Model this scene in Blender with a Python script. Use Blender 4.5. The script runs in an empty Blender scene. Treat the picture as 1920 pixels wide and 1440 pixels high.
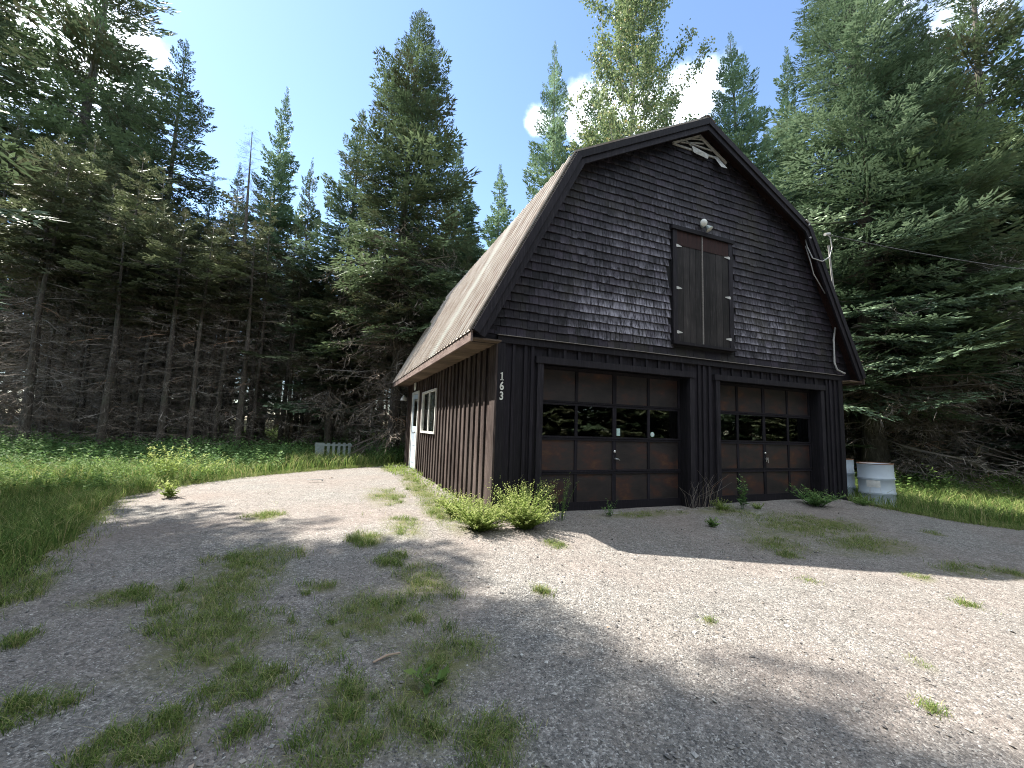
import bpy, bmesh, math, random
import numpy as np
from mathutils import Vector, Matrix
SC = bpy.context.scene
COL = SC.collection
R = math.radians

# ------------------------------------------------------------------ camera
def make_camera():
    yaw, pitch, roll = 0.390122, 0.102583, 0.031637
    fw = Vector((math.sin(yaw)*math.cos(pitch), math.cos(yaw)*math.cos(pitch), math.sin(pitch)))
    rt = Vector((math.cos(yaw), -math.sin(yaw), 0)); up = rt.cross(fw)
    r2 = rt*math.cos(roll)+up*math.sin(roll); u2 = -rt*math.sin(roll)+up*math.cos(roll)
    cd = bpy.data.cameras.new('camera'); cd.sensor_width = 36; cd.lens = 794.357/1920*36
    cd.clip_start = 0.05; cd.clip_end = 3000
    o = bpy.data.objects.new('camera', cd); COL.objects.link(o)
    m = Matrix((r2, u2, -fw)).transposed().to_4x4(); m.translation = Vector((-1.99387, -5.41689, 1.20521))
    o.matrix_world = m; SC.camera = o
make_camera()

# ------------------------------------------------------------------ light
SUN_ELEV = math.atan2(1, math.hypot(.571, .54)); SUN_AZ = math.atan2(-.571, .54)   # from +Y towards +X
SKY_STRENGTH = 0.083
SUN_STRENGTH = 3.7
def make_light():
    l = bpy.data.lights.new('sun', 'SUN'); l.energy = SUN_STRENGTH; l.angle = R(.53); l.color = (1, .94, .86)
    o = bpy.data.objects.new('sun', l); COL.objects.link(o)
    d = Vector((.571, -.54, -1)); o.rotation_euler = d.to_track_quat('-Z', 'Y').to_euler(); o.location = (-20, 20, 30)
    w = bpy.data.worlds.new('World'); SC.world = w; w.use_nodes = True
    nt = w.node_tree; nt.nodes.clear(); N = nt.nodes.new; L = nt.links.new
    out = N('ShaderNodeOutputWorld'); bg = N('ShaderNodeBackground'); sky = N('ShaderNodeTexSky')
    sky.sky_type = 'NISHITA'; sky.sun_disc = False; sky.sun_elevation = SUN_ELEV; sky.sun_rotation = SUN_AZ % (2*math.pi)
    sky.air_density = 1.0; sky.dust_density = 0.25; sky.ozone_density = 2.2; sky.altitude = 600
    bg.inputs[1].default_value = SKY_STRENGTH; L(sky.outputs[0], bg.inputs[0])
    # clouds: soft cumulus, large unseen ones added as fill light, broken up by noise
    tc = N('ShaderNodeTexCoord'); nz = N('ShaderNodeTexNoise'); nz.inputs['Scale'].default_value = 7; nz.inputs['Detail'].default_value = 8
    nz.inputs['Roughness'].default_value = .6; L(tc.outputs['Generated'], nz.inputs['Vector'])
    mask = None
    for (az, el, rad) in CLOUDS_AND_FILL:
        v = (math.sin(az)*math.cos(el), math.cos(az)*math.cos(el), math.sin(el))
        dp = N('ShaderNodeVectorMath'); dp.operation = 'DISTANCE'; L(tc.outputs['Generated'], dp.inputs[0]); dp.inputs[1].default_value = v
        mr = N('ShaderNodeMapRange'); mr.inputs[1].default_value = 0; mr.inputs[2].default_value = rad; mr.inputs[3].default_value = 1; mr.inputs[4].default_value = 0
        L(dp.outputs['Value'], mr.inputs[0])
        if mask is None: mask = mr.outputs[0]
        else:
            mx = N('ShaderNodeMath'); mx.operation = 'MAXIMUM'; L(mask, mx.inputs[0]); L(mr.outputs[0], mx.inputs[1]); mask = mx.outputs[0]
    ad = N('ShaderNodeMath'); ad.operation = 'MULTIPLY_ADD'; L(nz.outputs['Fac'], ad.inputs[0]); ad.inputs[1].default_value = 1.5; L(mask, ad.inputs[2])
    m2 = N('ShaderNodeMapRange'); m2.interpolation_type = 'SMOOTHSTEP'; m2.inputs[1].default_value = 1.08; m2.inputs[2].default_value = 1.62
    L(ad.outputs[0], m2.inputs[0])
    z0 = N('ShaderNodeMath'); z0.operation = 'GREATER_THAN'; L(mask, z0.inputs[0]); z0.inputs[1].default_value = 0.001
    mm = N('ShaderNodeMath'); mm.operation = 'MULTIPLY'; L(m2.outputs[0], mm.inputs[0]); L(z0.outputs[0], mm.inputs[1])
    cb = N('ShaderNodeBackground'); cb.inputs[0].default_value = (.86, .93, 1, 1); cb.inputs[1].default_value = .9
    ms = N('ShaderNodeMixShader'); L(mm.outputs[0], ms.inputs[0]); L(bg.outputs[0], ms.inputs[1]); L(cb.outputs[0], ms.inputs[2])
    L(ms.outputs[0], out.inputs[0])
CLOUDS_AND_FILL = [(-.54, .54, .26), (-.42, .56, .13), (.57, .665, .13), (.68, .65, .15), (.80, .67, .125), (.44, .66, .05), (1.7, .75, .62), (2.6, .8, .75), (-2.1, .8, .72), (-3.0, .55, .6), (3.4, 1.2, .75), (-1.25, 1.2, .45)]  # the wide ones closing the list are out of view, added to brighten shade
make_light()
SC.view_settings.view_transform = 'Standard'; SC.view_settings.look = 'None'; SC.view_settings.gamma = 1
SC.view_settings.use_curve_mapping = False; SC.view_settings.exposure = 2.12
SC.cycles.filter_width = 1.05; SC.cycles.denoising_prefilter = 'NONE'
SC.cycles.max_bounces = 6; SC.cycles.diffuse_bounces = 3; SC.cycles.glossy_bounces = 3
SC.cycles.transparent_max_bounces = 6; SC.cycles.transmission_bounces = 4

# ------------------------------------------------------------------ helpers
def tag(o, label=None, cat=None, group=None, kind=None):
    if label: o['label'] = label
    if cat: o['category'] = cat
    if group: o['group'] = group
    if kind: o['kind'] = kind
    return o
def empty(name, loc, rz=0, parent=None):
    o = bpy.data.objects.new(name, None); COL.objects.link(o); o.location = loc; o.rotation_euler = (0, 0, rz)
    o.empty_display_size = .2
    if parent: o.parent = parent
    return o
def link(name, me, mats, parent=None):
    o = bpy.data.objects.new(name, me); COL.objects.link(o)
    for m in (mats if isinstance(mats, (list, tuple)) else [mats]):
        if m.name not in [x.name for x in me.materials if x]: me.materials.append(m)
    if parent: o.parent = parent
    return o
def np_mesh(name, V, F4=None, F3=None, var=None, midx=None, smooth=False):
    """mesh from numpy arrays; F4 quads, F3 tris; var = per-vertex float"""
    me = bpy.data.meshes.new(name); V = np.asarray(V, dtype=np.float32).reshape(-1, 3)
    n4 = 0 if F4 is None else len(F4); n3 = 0 if F3 is None else len(F3)
    loops = []
    if n4: loops.append(np.asarray(F4, dtype=np.int32).ravel())
    if n3: loops.append(np.asarray(F3, dtype=np.int32).ravel())
    lo = np.concatenate(loops); starts = np.concatenate([np.arange(n4)*4, n4*4+np.arange(n3)*3]).astype(np.int32)
    me.vertices.add(len(V)); me.vertices.foreach_set('co', V.ravel())
    me.loops.add(len(lo)); me.loops.foreach_set('vertex_index', lo)
    me.polygons.add(n4+n3); me.polygons.foreach_set('loop_start', starts)
    if midx is not None: me.polygons.foreach_set('material_index', np.asarray(midx, dtype=np.int32))
    me.polygons.foreach_set('use_smooth', np.full(n4+n3, smooth, dtype=bool))
    me.update(calc_edges=True)
    if var is not None:
        a = me.attributes.new('var', 'FLOAT', 'POINT'); a.data.foreach_set('value', np.asarray(var, dtype=np.float32).ravel())
    return me
class MB:
    """collects pieces of one mesh; every piece has its own 'var' value"""
    def __init__(s, seed=1): s.v = []; s.f = []; s.a = []; s.m = []; s.rng = random.Random(seed); s.mi = 0
    def add(s, vs, fs, var=None):
        o = len(s.v); s.v += [tuple(v) for v in vs]; s.f += [tuple(i+o for i in f) for f in fs]
        if var is None: var = s.rng.random()
        if isinstance(var, (list, tuple)): s.a += list(var)
        else: s.a += [var]*len(vs)
        s.m += [s.mi]*len(fs)
    def hexa(s, p, var=None):   # p: 4 bottom ccw + 4 top
        s.add(p, [(3, 2, 1, 0), (4, 5, 6, 7), (0, 1, 5, 4), (1, 2, 6, 5), (2, 3, 7, 6), (3, 0, 4, 7)], var)
    def box(s, x0, x1, y0, y1, z0, z1, var=None, j=0):
        r = s.rng.uniform
        P = [(x0, y0, z0), (x1, y0, z0), (x1, y1, z0), (x0, y1, z0), (x0, y0, z1), (x1, y0, z1), (x1, y1, z1), (x0, y1, z1)]
        if j: P = [(a+r(-j, j), b+r(-j, j), c+r(-j, j)) for a, b, c in P]
        s.hexa(P, var)
    def prism_y(s, poly, y0, y1, var=None):   # poly in xz, extruded along y
        n = len(poly); V = [(x, y0, z) for x, z in poly]+[(x, y1, z) for x, z in poly]
        s.add(V, [tuple(range(n)), tuple(range(2*n-1, n-1, -1))]+[(i, i+n, (i+1) % n+n, (i+1) % n) for i in range(n)], var)
    def tube(s, path, rad, n=8, var=None, cap=True):
        path = [Vector(q) for q in path]; rad = rad if isinstance(rad, (list, tuple)) else [rad]*len(path)
        V = []; F = []; ref = None
        for i, q in enumerate(path):
            t = (path[min(i+1, len(path)-1)]-path[max(i-1, 0)]).normalized()
            if ref is None: ref = Vector((0, 0, 1)) if abs(t.z) < .9 else Vector((1, 0, 0))
            u = t.cross(ref).normalized(); ref = u.cross(t).normalized()
            V += [q+(u*math.cos(2*math.pi*k/n)+ref*math.sin(2*math.pi*k/n))*rad[i] for k in range(n)]
        for i in range(len(path)-1):
            for k in range(n): F.append((i*n+k, i*n+(k+1) % n, (i+1)*n+(k+1) % n, (i+1)*n+k))
        if cap: F += [tuple(range(n-1, -1, -1)), tuple((len(path)-1)*n+k for k in range(n))]
        s.add(V, F, var)
    def lathe(s, prof, c=(0, 0, 0), n=32, axis='z', var=None):   # prof: (r, h) bottom to top
        V = []; F = []
        for r, h in prof:
            for k in range(n):
                a = 2*math.pi*k/n; p = (r*math.cos(a), r*math.sin(a), h)
                if axis == 'y': p = (p[0], -p[2], p[1])
                elif axis == 'x': p = (-p[2], p[0], p[1])
                V.append((p[0]+c[0], p[1]+c[1], p[2]+c[2]))
        for i in range(len(prof)-1):
            for k in range(n): F.append((i*n+k, i*n+(k+1) % n, (i+1)*n+(k+1) % n, (i+1)*n+k))
        F += [tuple(range(n-1, -1, -1)), tuple((len(prof)-1)*n+k for k in range(n))]
        s.add(V, F, var)
    def mesh(s, name, smooth=False):
        me = bpy.data.meshes.new(name); me.from_pydata(s.v, [], s.f); me.update()
        a = me.attributes.new('var', 'FLOAT', 'POINT'); a.data.foreach_set('value', s.a)
        me.polygons.foreach_set('material_index', s.m)
        if smooth: me.polygons.foreach_set('use_smooth', [True]*len(s.f))
        return me
    def build(s, name, mats, parent=None, smooth=False):
        me = s.mesh(name, smooth)
        for m in (mats if isinstance(mats, (list, tuple)) else [mats]): me.materials.append(m)
        o = bpy.data.objects.new(name, me); COL.objects.link(o)
        if parent: o.parent = parent
        if smooth: me.set_sharp_from_angle(angle=R(35))
        return o
def gz(x, y):   # height of the ground
    x = np.asarray(x, float); y = np.asarray(y, float)
    z = -.05*np.clip(-y, 0, 6)-.02*np.clip(-x, 0, 6)-.06*np.clip(x-7.3, 0, 2.5)
    return z

# ------------------------------------------------------------------ materials
class NT:
    def __init__(s, name):
        s.m = bpy.data.materials.new(name); s.m.use_nodes = True; s.nt = s.m.node_tree; s.nt.nodes.clear()
        s.out = s.N('ShaderNodeOutputMaterial'); s.b = s.N('ShaderNodeBsdfPrincipled'); s.L(s.b.outputs[0], s.out.inputs[0])
    def N(s, t): return s.nt.nodes.new(t)
    def L(s, a, b): s.nt.links.new(a, b)
    def attr(s, n='var'): a = s.N('ShaderNodeAttribute'); a.attribute_name = n; return a.outputs['Fac']
    def obj(s): return s.N('ShaderNodeTexCoord').outputs['Object']
    def geo(s): return s.N('ShaderNodeNewGeometry').outputs['Position']
    def rnd(s): return s.N('ShaderNodeObjectInfo').outputs['Random']
    def mapping(s, v, sc, off=None):
        m = s.N('ShaderNodeMapping'); s.L(v, m.inputs[0]); m.inputs['Scale'].default_value = sc
        if off is not None: s.L(off, m.inputs['Location'])
        return m.outputs[0]
    def noise(s, v, scale, detail=4, rough=.6):
        n = s.N('ShaderNodeTexNoise'); s.L(v, n.inputs['Vector']); n.inputs['Scale'].default_value = scale
        n.inputs['Detail'].default_value = detail; n.inputs['Roughness'].default_value = rough; return n.outputs['Fac']
    def ramp(s, f, stops):
        r = s.N('ShaderNodeValToRGB'); s.L(f, r.inputs[0]); e = r.color_ramp.elements
        while len(e) < len(stops): e.new(.5)
        for el, (p, c) in zip(e, stops): el.position = p; el.color = (*(c if isinstance(c, (tuple, list)) else (c, c, c)), 1)
        return r.outputs[0]
    def mix(s, f, a, b, mode='MIX'):
        m = s.N('ShaderNodeMix'); m.data_type = 'RGBA'; m.blend_type = mode
        for i, v in ((0, f), (6, a), (7, b)):
            if isinstance(v, (int, float)): m.inputs[i].default_value = v
            elif isinstance(v, tuple): m.inputs[i].default_value = (*v, 1)
            else: s.L(v, m.inputs[i])
        return m.outputs[2]
    def math(s, op, a, b=None, c=None):
        m = s.N('ShaderNodeMath'); m.operation = op
        for i, v in enumerate((a, b, c)):
            if v is None: continue
            if isinstance(v, (int, float)): m.inputs[i].default_value = v
            else: s.L(v, m.inputs[i])
        return m.outputs[0]
    def bump(s, h, strength=.3, dist=.01):
        b = s.N('ShaderNodeBump'); s.L(h, b.inputs['Height']); b.inputs['Strength'].default_value = strength; b.inputs['Distance'].default_value = dist
        s.L(b.outputs[0], s.b.inputs['Normal'])
    def done(s, col=None, rough=.8, spec=.3, metal=0):
        if col is not None:
            if isinstance(col, tuple): s.b.inputs['Base Color'].default_value = (*col, 1)
            else: s.L(col, s.b.inputs['Base Color'])
        if isinstance(rough, (int, float)): s.b.inputs['Roughness'].default_value = rough
        else: s.L(rough, s.b.inputs['Roughness'])
        s.b.inputs['Specular IOR Level'].default_value = spec; s.b.inputs['Metallic'].default_value = metal
        return s.m
def wood(name, dark, mid, light, grain=(18, 18, 1.2), worn=.5, spec=.25, bump=.4, lightpos=.68):
    t = NT(name); p = t.obj(); v = t.attr()
    off = t.N('ShaderNodeCombineXYZ'); t.L(t.math('MULTIPLY', v, 37.0), off.inputs[0]); t.L(t.math('MULTIPLY', v, 11.0), off.inputs[2])
    q = t.mapping(p, grain, off.outputs[0])
    g = t.noise(q, 3.0, 6, .65); big = t.noise(p, 1.3, 3, .6)
    c = t.ramp(g, [(.30, dark), (.55, mid), (lightpos+.14, light)])
    c2 = t.mix(t.ramp(big, [(.35, 0.0), (.75, worn)]), c, light)
    vv = t.ramp(v, [(0, .62), (1, 1.28)])
    t.bump(g, bump, .006)
    return t.done(t.mix(1.0, c2, vv, 'MULTIPLY'), .82, spec)
def plain(name, col, rough=.5, spec=.4, metal=0, nscale=8, amp=.15, bump=0):
    t = NT(name); n = t.noise(t.obj(), nscale, 5, .6)
    lo = tuple(c*(1-amp) for c in col); hi = tuple(min(1, c*(1+amp)) for c in col)
    if bump: t.bump(n, bump, .004)
    return t.done(t.ramp(n, [(.3, lo), (.7, hi)]), rough, spec, metal)
M = {}
def materials():
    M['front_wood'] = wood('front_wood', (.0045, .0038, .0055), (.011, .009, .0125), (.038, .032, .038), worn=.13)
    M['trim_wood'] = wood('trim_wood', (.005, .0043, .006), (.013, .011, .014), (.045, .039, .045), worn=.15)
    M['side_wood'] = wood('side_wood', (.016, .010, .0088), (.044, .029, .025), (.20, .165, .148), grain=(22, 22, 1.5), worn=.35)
    M['soffit_wood'] = wood('soffit_wood', (.04, .028, .02), (.13, .09, .065), (.26, .20, .15), grain=(1.5, 18, 18), worn=.3)
    M['fascia_wood'] = wood('fascia_wood', (.04, .022, .02), (.12, .085, .075), (.27, .22, .19), grain=(18, 1.2, 18), worn=.4)
    M['grey_wood'] = wood('grey_wood', (.09, .08, .07), (.2, .18, .16), (.36, .33, .3), grain=(20, 1.5, 20), worn=.4)
    M['loft_wood'] = wood('loft_wood', (.004, .004, .004), (.013, .011, .010), (.12, .105, .10), grain=(26, 26, 1.0), worn=.2)
    # gable shingles: dark stain, bleached where the weather reaches them
    t = NT('shingle'); p = t.obj(); v = t.attr(); w = t.attr('wear')
    off = t.N('ShaderNodeCombineXYZ'); t.L(t.math('MULTIPLY', v, 41.0), off.inputs[0])
    q = t.mapping(p, (13, 13, 1.6), off.outputs[0]); g = t.noise(q, 2.2, 6, .75)
    f = t.math('MULTIPLY', w, t.ramp(g, [(.40, 0.0), (.58, 1.0)]))
    base = t.mix(t.ramp(g, [(.3, 0.0), (.7, 1.0)]), (.0040, .0034, .0052), (.018, .0135, .0195))
    base = t.mix(1.0, base, t.ramp(v, [(0, .40), (.8, 1.2), (1, 2.3)]), 'MULTIPLY')
    c = t.mix(f, base, (.33, .315, .36))
    moss = t.ramp(t.noise(p, 1.1, 5, .6), [(.52, 0.0), (.66, .35)])
    c = t.mix(moss, c, (.050, .045, .030)); t.bump(g, .5, .006); M['shingle'] = t.done(c, .8, .3)
    # door panels: old reddish varnish showing through the dark stain
    t = NT('door_panel'); p = t.obj(); v = t.attr()
    off = t.N('ShaderNodeCombineXYZ'); t.L(t.math('MULTIPLY', v, 23.0), off.inputs[0]); t.L(t.math('MULTIPLY', v, 9.0), off.inputs[2])
    q = t.mapping(p, (.9, 1, 1.8), off.outputs[0]); n = t.noise(q, 1.9, 8, .68); g = t.noise(t.mapping(p, (3, 10, 60)), 2, 4, .6)
    c = t.ramp(n, [(.36, (.014, .012, .0125)), (.50, (.030, .023, .022)), (.58, (.055, .024, .018)), (.66, (.095, .045, .022)), (.78, (.16, .085, .035))])
    c = t.mix(t.ramp(g, [(.3, .0), (.8, .5)]), c, (.03, .026, .025)); t.bump(g, .15, .003); M['door_panel'] = t.done(c, .5, .35)
    # ribbed roof, pale paint gone rusty in streaks down the slope
    t = NT('roof_metal'); p = t.obj(); s1 = t.noise(t.mapping(p, (1.0, 5.0, 1.0)), 1.6, 6, .7); s2 = t.noise(t.mapping(p, (.5, 22, .5)), 2.0, 4, .6); b = t.noise(p, .5, 3, .5)
    c = t.ramp(s1, [(.32, (.26, .20, .155)), (.46, (.41, .355, .295)), (.60, (.50, .455, .40)), (.74, (.57, .545, .50))])
    c = t.mix(t.ramp(s2, [(.46, .0), (.72, .6)]), c, (.19, .12, .08))
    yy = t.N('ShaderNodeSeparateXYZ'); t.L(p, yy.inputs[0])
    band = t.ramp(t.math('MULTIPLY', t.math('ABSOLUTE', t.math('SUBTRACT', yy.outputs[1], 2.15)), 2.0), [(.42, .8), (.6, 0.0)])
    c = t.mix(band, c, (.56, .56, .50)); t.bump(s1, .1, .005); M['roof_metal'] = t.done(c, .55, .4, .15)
    M['white_paint'] = plain('white_paint', (.68, .67, .63), .5)
    M['pale_door'] = plain('pale_door', (.50, .58, .66), .4)
    M['old_white'] = plain('old_white', (.42, .41, .38), .7, nscale=20, amp=.25)
    M['lamp_metal'] = plain('lamp_metal', (.30, .34, .32), .4, metal=.2)
    M['lens'] = plain('lens', (.62, .62, .56), .2, .5)
    M['chrome'] = plain('chrome', (.62, .62, .62), .3, .5, .9)
    M['cable'] = plain('cable', (.38, .37, .35), .6)
    M['wire'] = plain('wire', (.03, .03, .03), .6)
    M['concrete'] = plain('concrete', (.30, .29, .27), .9, nscale=14, amp=.25, bump=.3)
    M['black'] = plain('black', (.012, .012, .013), .9)
    M['sticker'] = plain('sticker', (.45, .62, .57), .5)
    t = NT('drum_paint'); p = t.obj(); n = t.noise(p, 3.5, 6, .65); n2 = t.noise(t.mapping(p, (9, 9, 1.5)), 1.5, 5, .6)
    c = t.mix(t.ramp(n, [(.4, 0.0), (.7, .55)]), (.50, .56, .61), (.40, .45, .50)); c = t.mix(t.ramp(n2, [(.60, 0.0), (.72, .7)]), c, (.30, .22, .16))
    M['drum_paint'] = t.done(c, .42, .45)
    M['rust'] = plain('rust', (.22, .11, .06), .8, nscale=14, amp=.4)
    # glass: fresnel mix of mirror and clear
    t = NT('glass'); gl = t.N('ShaderNodeBsdfGlossy'); gl.inputs['Roughness'].default_value = .015; gl.inputs['Color'].default_value = (.9, .95, .92, 1)
    tr = t.N('ShaderNodeBsdfTransparent'); tr.inputs[0].default_value = (.75, .8, .78, 1); fr = t.N('ShaderNodeFresnel'); fr.inputs[0].default_value = 1.6
    nb = t.noise(t.obj(), 2.5, 2, .5); bp = t.N('ShaderNodeBump'); t.L(nb, bp.inputs['Height']); bp.inputs['Strength'].default_value = .12; bp.inputs['Distance'].default_value = .02
    t.L(bp.outputs[0], gl.inputs['Normal'])
    ms = t.N('ShaderNodeMixShader'); t.L(t.math('MULTIPLY_ADD', fr.outputs[0], 1.3, .06), ms.inputs[0]); t.L(tr.outputs[0], ms.inputs[1]); t.L(gl.outputs[0], ms.inputs[2]); t.L(ms.outputs[0], t.out.inputs[0])
    M['glass'] = t.m
    # gravel
    t = NT('gravel'); p = t.geo()
    vo = t.N('ShaderNodeTexVoronoi'); t.L(p, vo.inputs['Vector']); vo.inputs['Scale'].default_value = 104
    vo2 = t.N('ShaderNodeTexVoronoi'); t.L(p, vo2.inputs['Vector']); vo2.inputs['Scale'].default_value = 41
    sp = t.N('ShaderNodeSeparateColor'); t.L(vo.outputs['Color'], sp.inputs[0])
    c = t.ramp(sp.outputs[0], [(0, (.108, .104, .096)), (.35, (.168, .161, .149)), (.62, (.205, .189, .168)), (.82, (.26, .246, .222)), (1, (.40, .385, .355))])
    big = t.noise(p, .55, 4, .6); c = t.mix(t.ramp(big, [(.38, 0.0), (.66, .55)]), c, (.215, .172, .148))
    fine = t.noise(p, 6, 5, .7); s2 = t.N('ShaderNodeSeparateColor'); t.L(vo2.outputs['Color'], s2.inputs[0]); c = t.mix(1.0, c, t.ramp(s2.outputs[1], [(0, .72), (.6, 1.0), (1, 1.12)]), 'MULTIPLY'); c = t.mix(1.0, c, t.ramp(fine, [(.25, .76), (.75, 1.12)]), 'MULTIPLY')
    moss = t.math('MULTIPLY', t.attr('green'), t.ramp(t.noise(p, 9, 5, .7), [(.32, 0.0), (.55, 1.0)]))
    c = t.mix(moss, c, (.115, .115, .05))
    h = t.math('ADD', t.math('MULTIPLY', vo.outputs['Distance'], -1.0), t.math('MULTIPLY', vo2.outputs['Distance'], -.7))
    h = t.math('ADD', h, t.math('MULTIPLY', fine, .8)); t.bump(h, .6, .009); M['gravel'] = t.done(c, .9, .2)
    t = NT('pebble'); v = t.attr(); c = t.ramp(v, [(0, (.085, .08, .078)), (.3, (.155, .150, .143)), (.6, (.205, .187, .170)), (.85, (.27, .26, .24)), (1, (.46, .45, .42))])
    M['pebble'] = t.done(c, .85, .25)
    t = NT('forest_floor'); p = t.geo(); n = t.noise(p, 2.2, 8, .7); n2 = t.noise(p, 25, 4, .7)
    c = t.ramp(n, [(.35, (.035, .028, .018)), (.55, (.05, .055, .022)), (.7, (.07, .085, .03))]); c = t.mix(1.0, c, t.ramp(n2, [(.3, .5), (.7, 1.3)]), 'MULTIPLY'); t.bump(n2, .6, .03)
    M['forest_floor'] = t.done(c, .95, .1)
    def leafy(name, stops, trans=.35, rnd=.25, rough=.6):
        t = NT(name); v = t.attr(); c = t.ramp(v, stops)
        c = t.mix(1.0, c, t.ramp(t.rnd(), [(0, 1-rnd), (1, 1+rnd)]), 'MULTIPLY'); t.done(c, rough, .25 if 'needles' in name else .1)
        if trans:
            tl = t.N('ShaderNodeBsdfTranslucent'); t.L(c, tl.inputs[0]); ms = t.N('ShaderNodeMixShader'); ms.inputs[0].default_value = trans
            t.L(t.b.outputs[0], ms.inputs[1]); t.L(tl.outputs[0], ms.inputs[2]); t.L(ms.outputs[0], t.out.inputs[0])
        M[name] = t.m
    leafy('needles_blue', [(0, (.080, .115, .062)), (.5, (.135, .20, .118)), (1, (.27, .36, .22))], .2, rough=.5)
    leafy('needles_dark', [(0, (.090, .082, .045)), (.5, (.095, .135, .070)), (1, (.18, .245, .125))], .2, rough=.5)
    leafy('needles_fill', [(0, (.10, .088, .058)), (.5, (.11, .13, .072)), (1, (.19, .22, .115))], .2, rough=.5)
    leafy('grass', [(0, (.095, .155, .042)), (.45, (.165, .24, .065)), (.75, (.27, .32, .10)), (1, (.40, .35, .19))], .4, 0)
    leafy('verge_grass', [(0, (.075, .135, .035)), (.45, (.135, .22, .058)), (.75, (.24, .31, .09)), (1, (.38, .34, .17))], .4, 0)
    leafy('herb', [(0, (.07, .13, .04)), (.6, (.13, .22, .06)), (1, (.22, .30, .09))], .4, .15)
    leafy('herb_yellow', [(0, (.14, .21, .045)), (.6, (.24, .32, .080)), (1, (.40, .43, .17))], .4, .08)
    leafy('undergrowth', [(0, (.06, .12, .045)), (.6, (.11, .20, .065)), (1, (.20, .28, .095))], .35, 0)
    leafy('aspen_leaf', [(0, (.10, .15, .065)), (.5, (.18, .235, .10)), (.9, (.32, .37, .18)), (1, (.38, .30, .13))], .35, 0, .35)
    t = NT('bark'); p = t.obj(); n = t.noise(t.mapping(p, (9, 9, 2.5)), 2.0, 6, .7); n2 = t.noise(p, 1.2, 3, .5)
    c = t.ramp(n, [(.3, (.045, .037, .031)), (.55, (.11, .095, .08)), (.75, (.21, .19, .165))]); c = t.mix(t.ramp(n2, [(.5, 0.0), (.7, .5)]), c, (.12, .13, .09)); t.bump(n, .8, .03)
    M['bark'] = t.done(c, .9, .15)
    t = NT('dead_twig'); v = t.attr(); c = t.ramp(v, [(0, (.11, .088, .07)), (.5, (.21, .18, .15)), (.9, (.34, .31, .27)), (1, (.36, .22, .14))])
    M['dead_twig'] = t.done(c, .9, .1)
    t = NT('aspen_bark'); p = t.obj(); n = t.noise(t.mapping(p, (3, 3, 10)), 3, 4, .6); M['aspen_bark'] = t.done(t.ramp(n, [(.35, (.16, .15, .12)), (.55, (.38, .37, .32))]), .8, .2)
materials()

# ------------------------------------------------------------------ ground
DRIVE = [(-2.5, -14), (-7.0, -9), (-4.5, -4.5), (-4.45, -2.4), (-4.2, -1.3), (-4.25, -.7), (-4.4, .45), (-4.9, 2.2), (-5.1, 3.4), (-4.85, 4.3), (-3.8, 5.7), (-2.3, 6.75), (-.95, 7.3), (-.3, 7.9), (.5, 7.6), (.6, 0.6), (6.9, .6), (7.35, -.1), (7.3, -.7), (7.35, -1.2), (7.7, -1.8), (8.6, -2.3), (11, -3.2), (16, -5), (16, -14)]
def in_poly(x, y, P):
    x = np.asarray(x); y = np.asarray(y); c = np.zeros(x.shape, bool); n = len(P)
    for i in range(n):
        x0, y0 = P[i]; x1, y1 = P[(i+1) % n]
        if y0 == y1: continue
        c ^= ((y0 > y) != (y1 > y)) & (x < (x1-x0)*(y-y0)/(y1-y0)+x0)
    return c
def wob(x, y, s=1.0, k=0):   # cheap smooth noise in about -1..1
    return (np.sin(x*1.7*s+k)+np.sin(y*2.3*s+1.3+k*2)+np.sin((x+y)*3.1*s+.7*k)*.7+np.sin((x-y*1.3)*5.3*s+2)*.5)/3.2
PATCH = [(-2.61, -0.89, 0.41, 0.43), (-2.75, -1.5, 0.38, 0.57), (-2.54, -2.19, 0.35, 0.42), (-2.9, -1.79, 0.17, 0.21), (-3.29, -1.33, 0.19, 0.16), (-2.02, -1.55, 0.15, 0.12), (-1.69, -2.12, 0.33, 0.4), (-1.99, -2.44, 0.16, 0.25), (-1.27, -2.78, 0.34, 0.25), (-1.5, -3.03, 0.22, 0.17), (-1.87, -2.98, 0.16, 0.21), (-1.87, -3.3, 0.21, 0.16), (-2.41, -2.7, 0.13, 0.15), (-2.24, -2.72, 0.11, 0.15), (-1.21, -3.51, 0.17, 0.15), (-1.5, -3.3, 0.15, 0.17), (-2.8, -2.96, 0.11, 0.13), (-2.61, -3.0, 0.13, 0.15), (-3.23, -2.57, 0.14, 0.15), (-2.3, -3.05, 0.07, 0.07), (-1.12, -0.01, 0.22, 0.47), (-1.41, -1.13, 0.12, 0.17), (-1.19, -1.71, 0.2, 0.44), (-1.58, -0.41, 0.17, 0.23), (-2.75, 1.09, 0.21, 0.29), (-3.43, -1.28, 0.19, 0.16), (-3.68, -1.79, 0.09, 0.1), (-4.07, -0.97, 0.15, 0.32),
 (-1.1, 2.2, .28, .8), (-.45, 2.6, .2, 1.9), (-.55, .64, .22, 1.0), (-.3, 4.6, .18, 1.5), (-.4, 6.4, .4, .6), (-1.5, -3.9, .4, .25), (-2.2, -3.5, .35, .2)]
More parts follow.
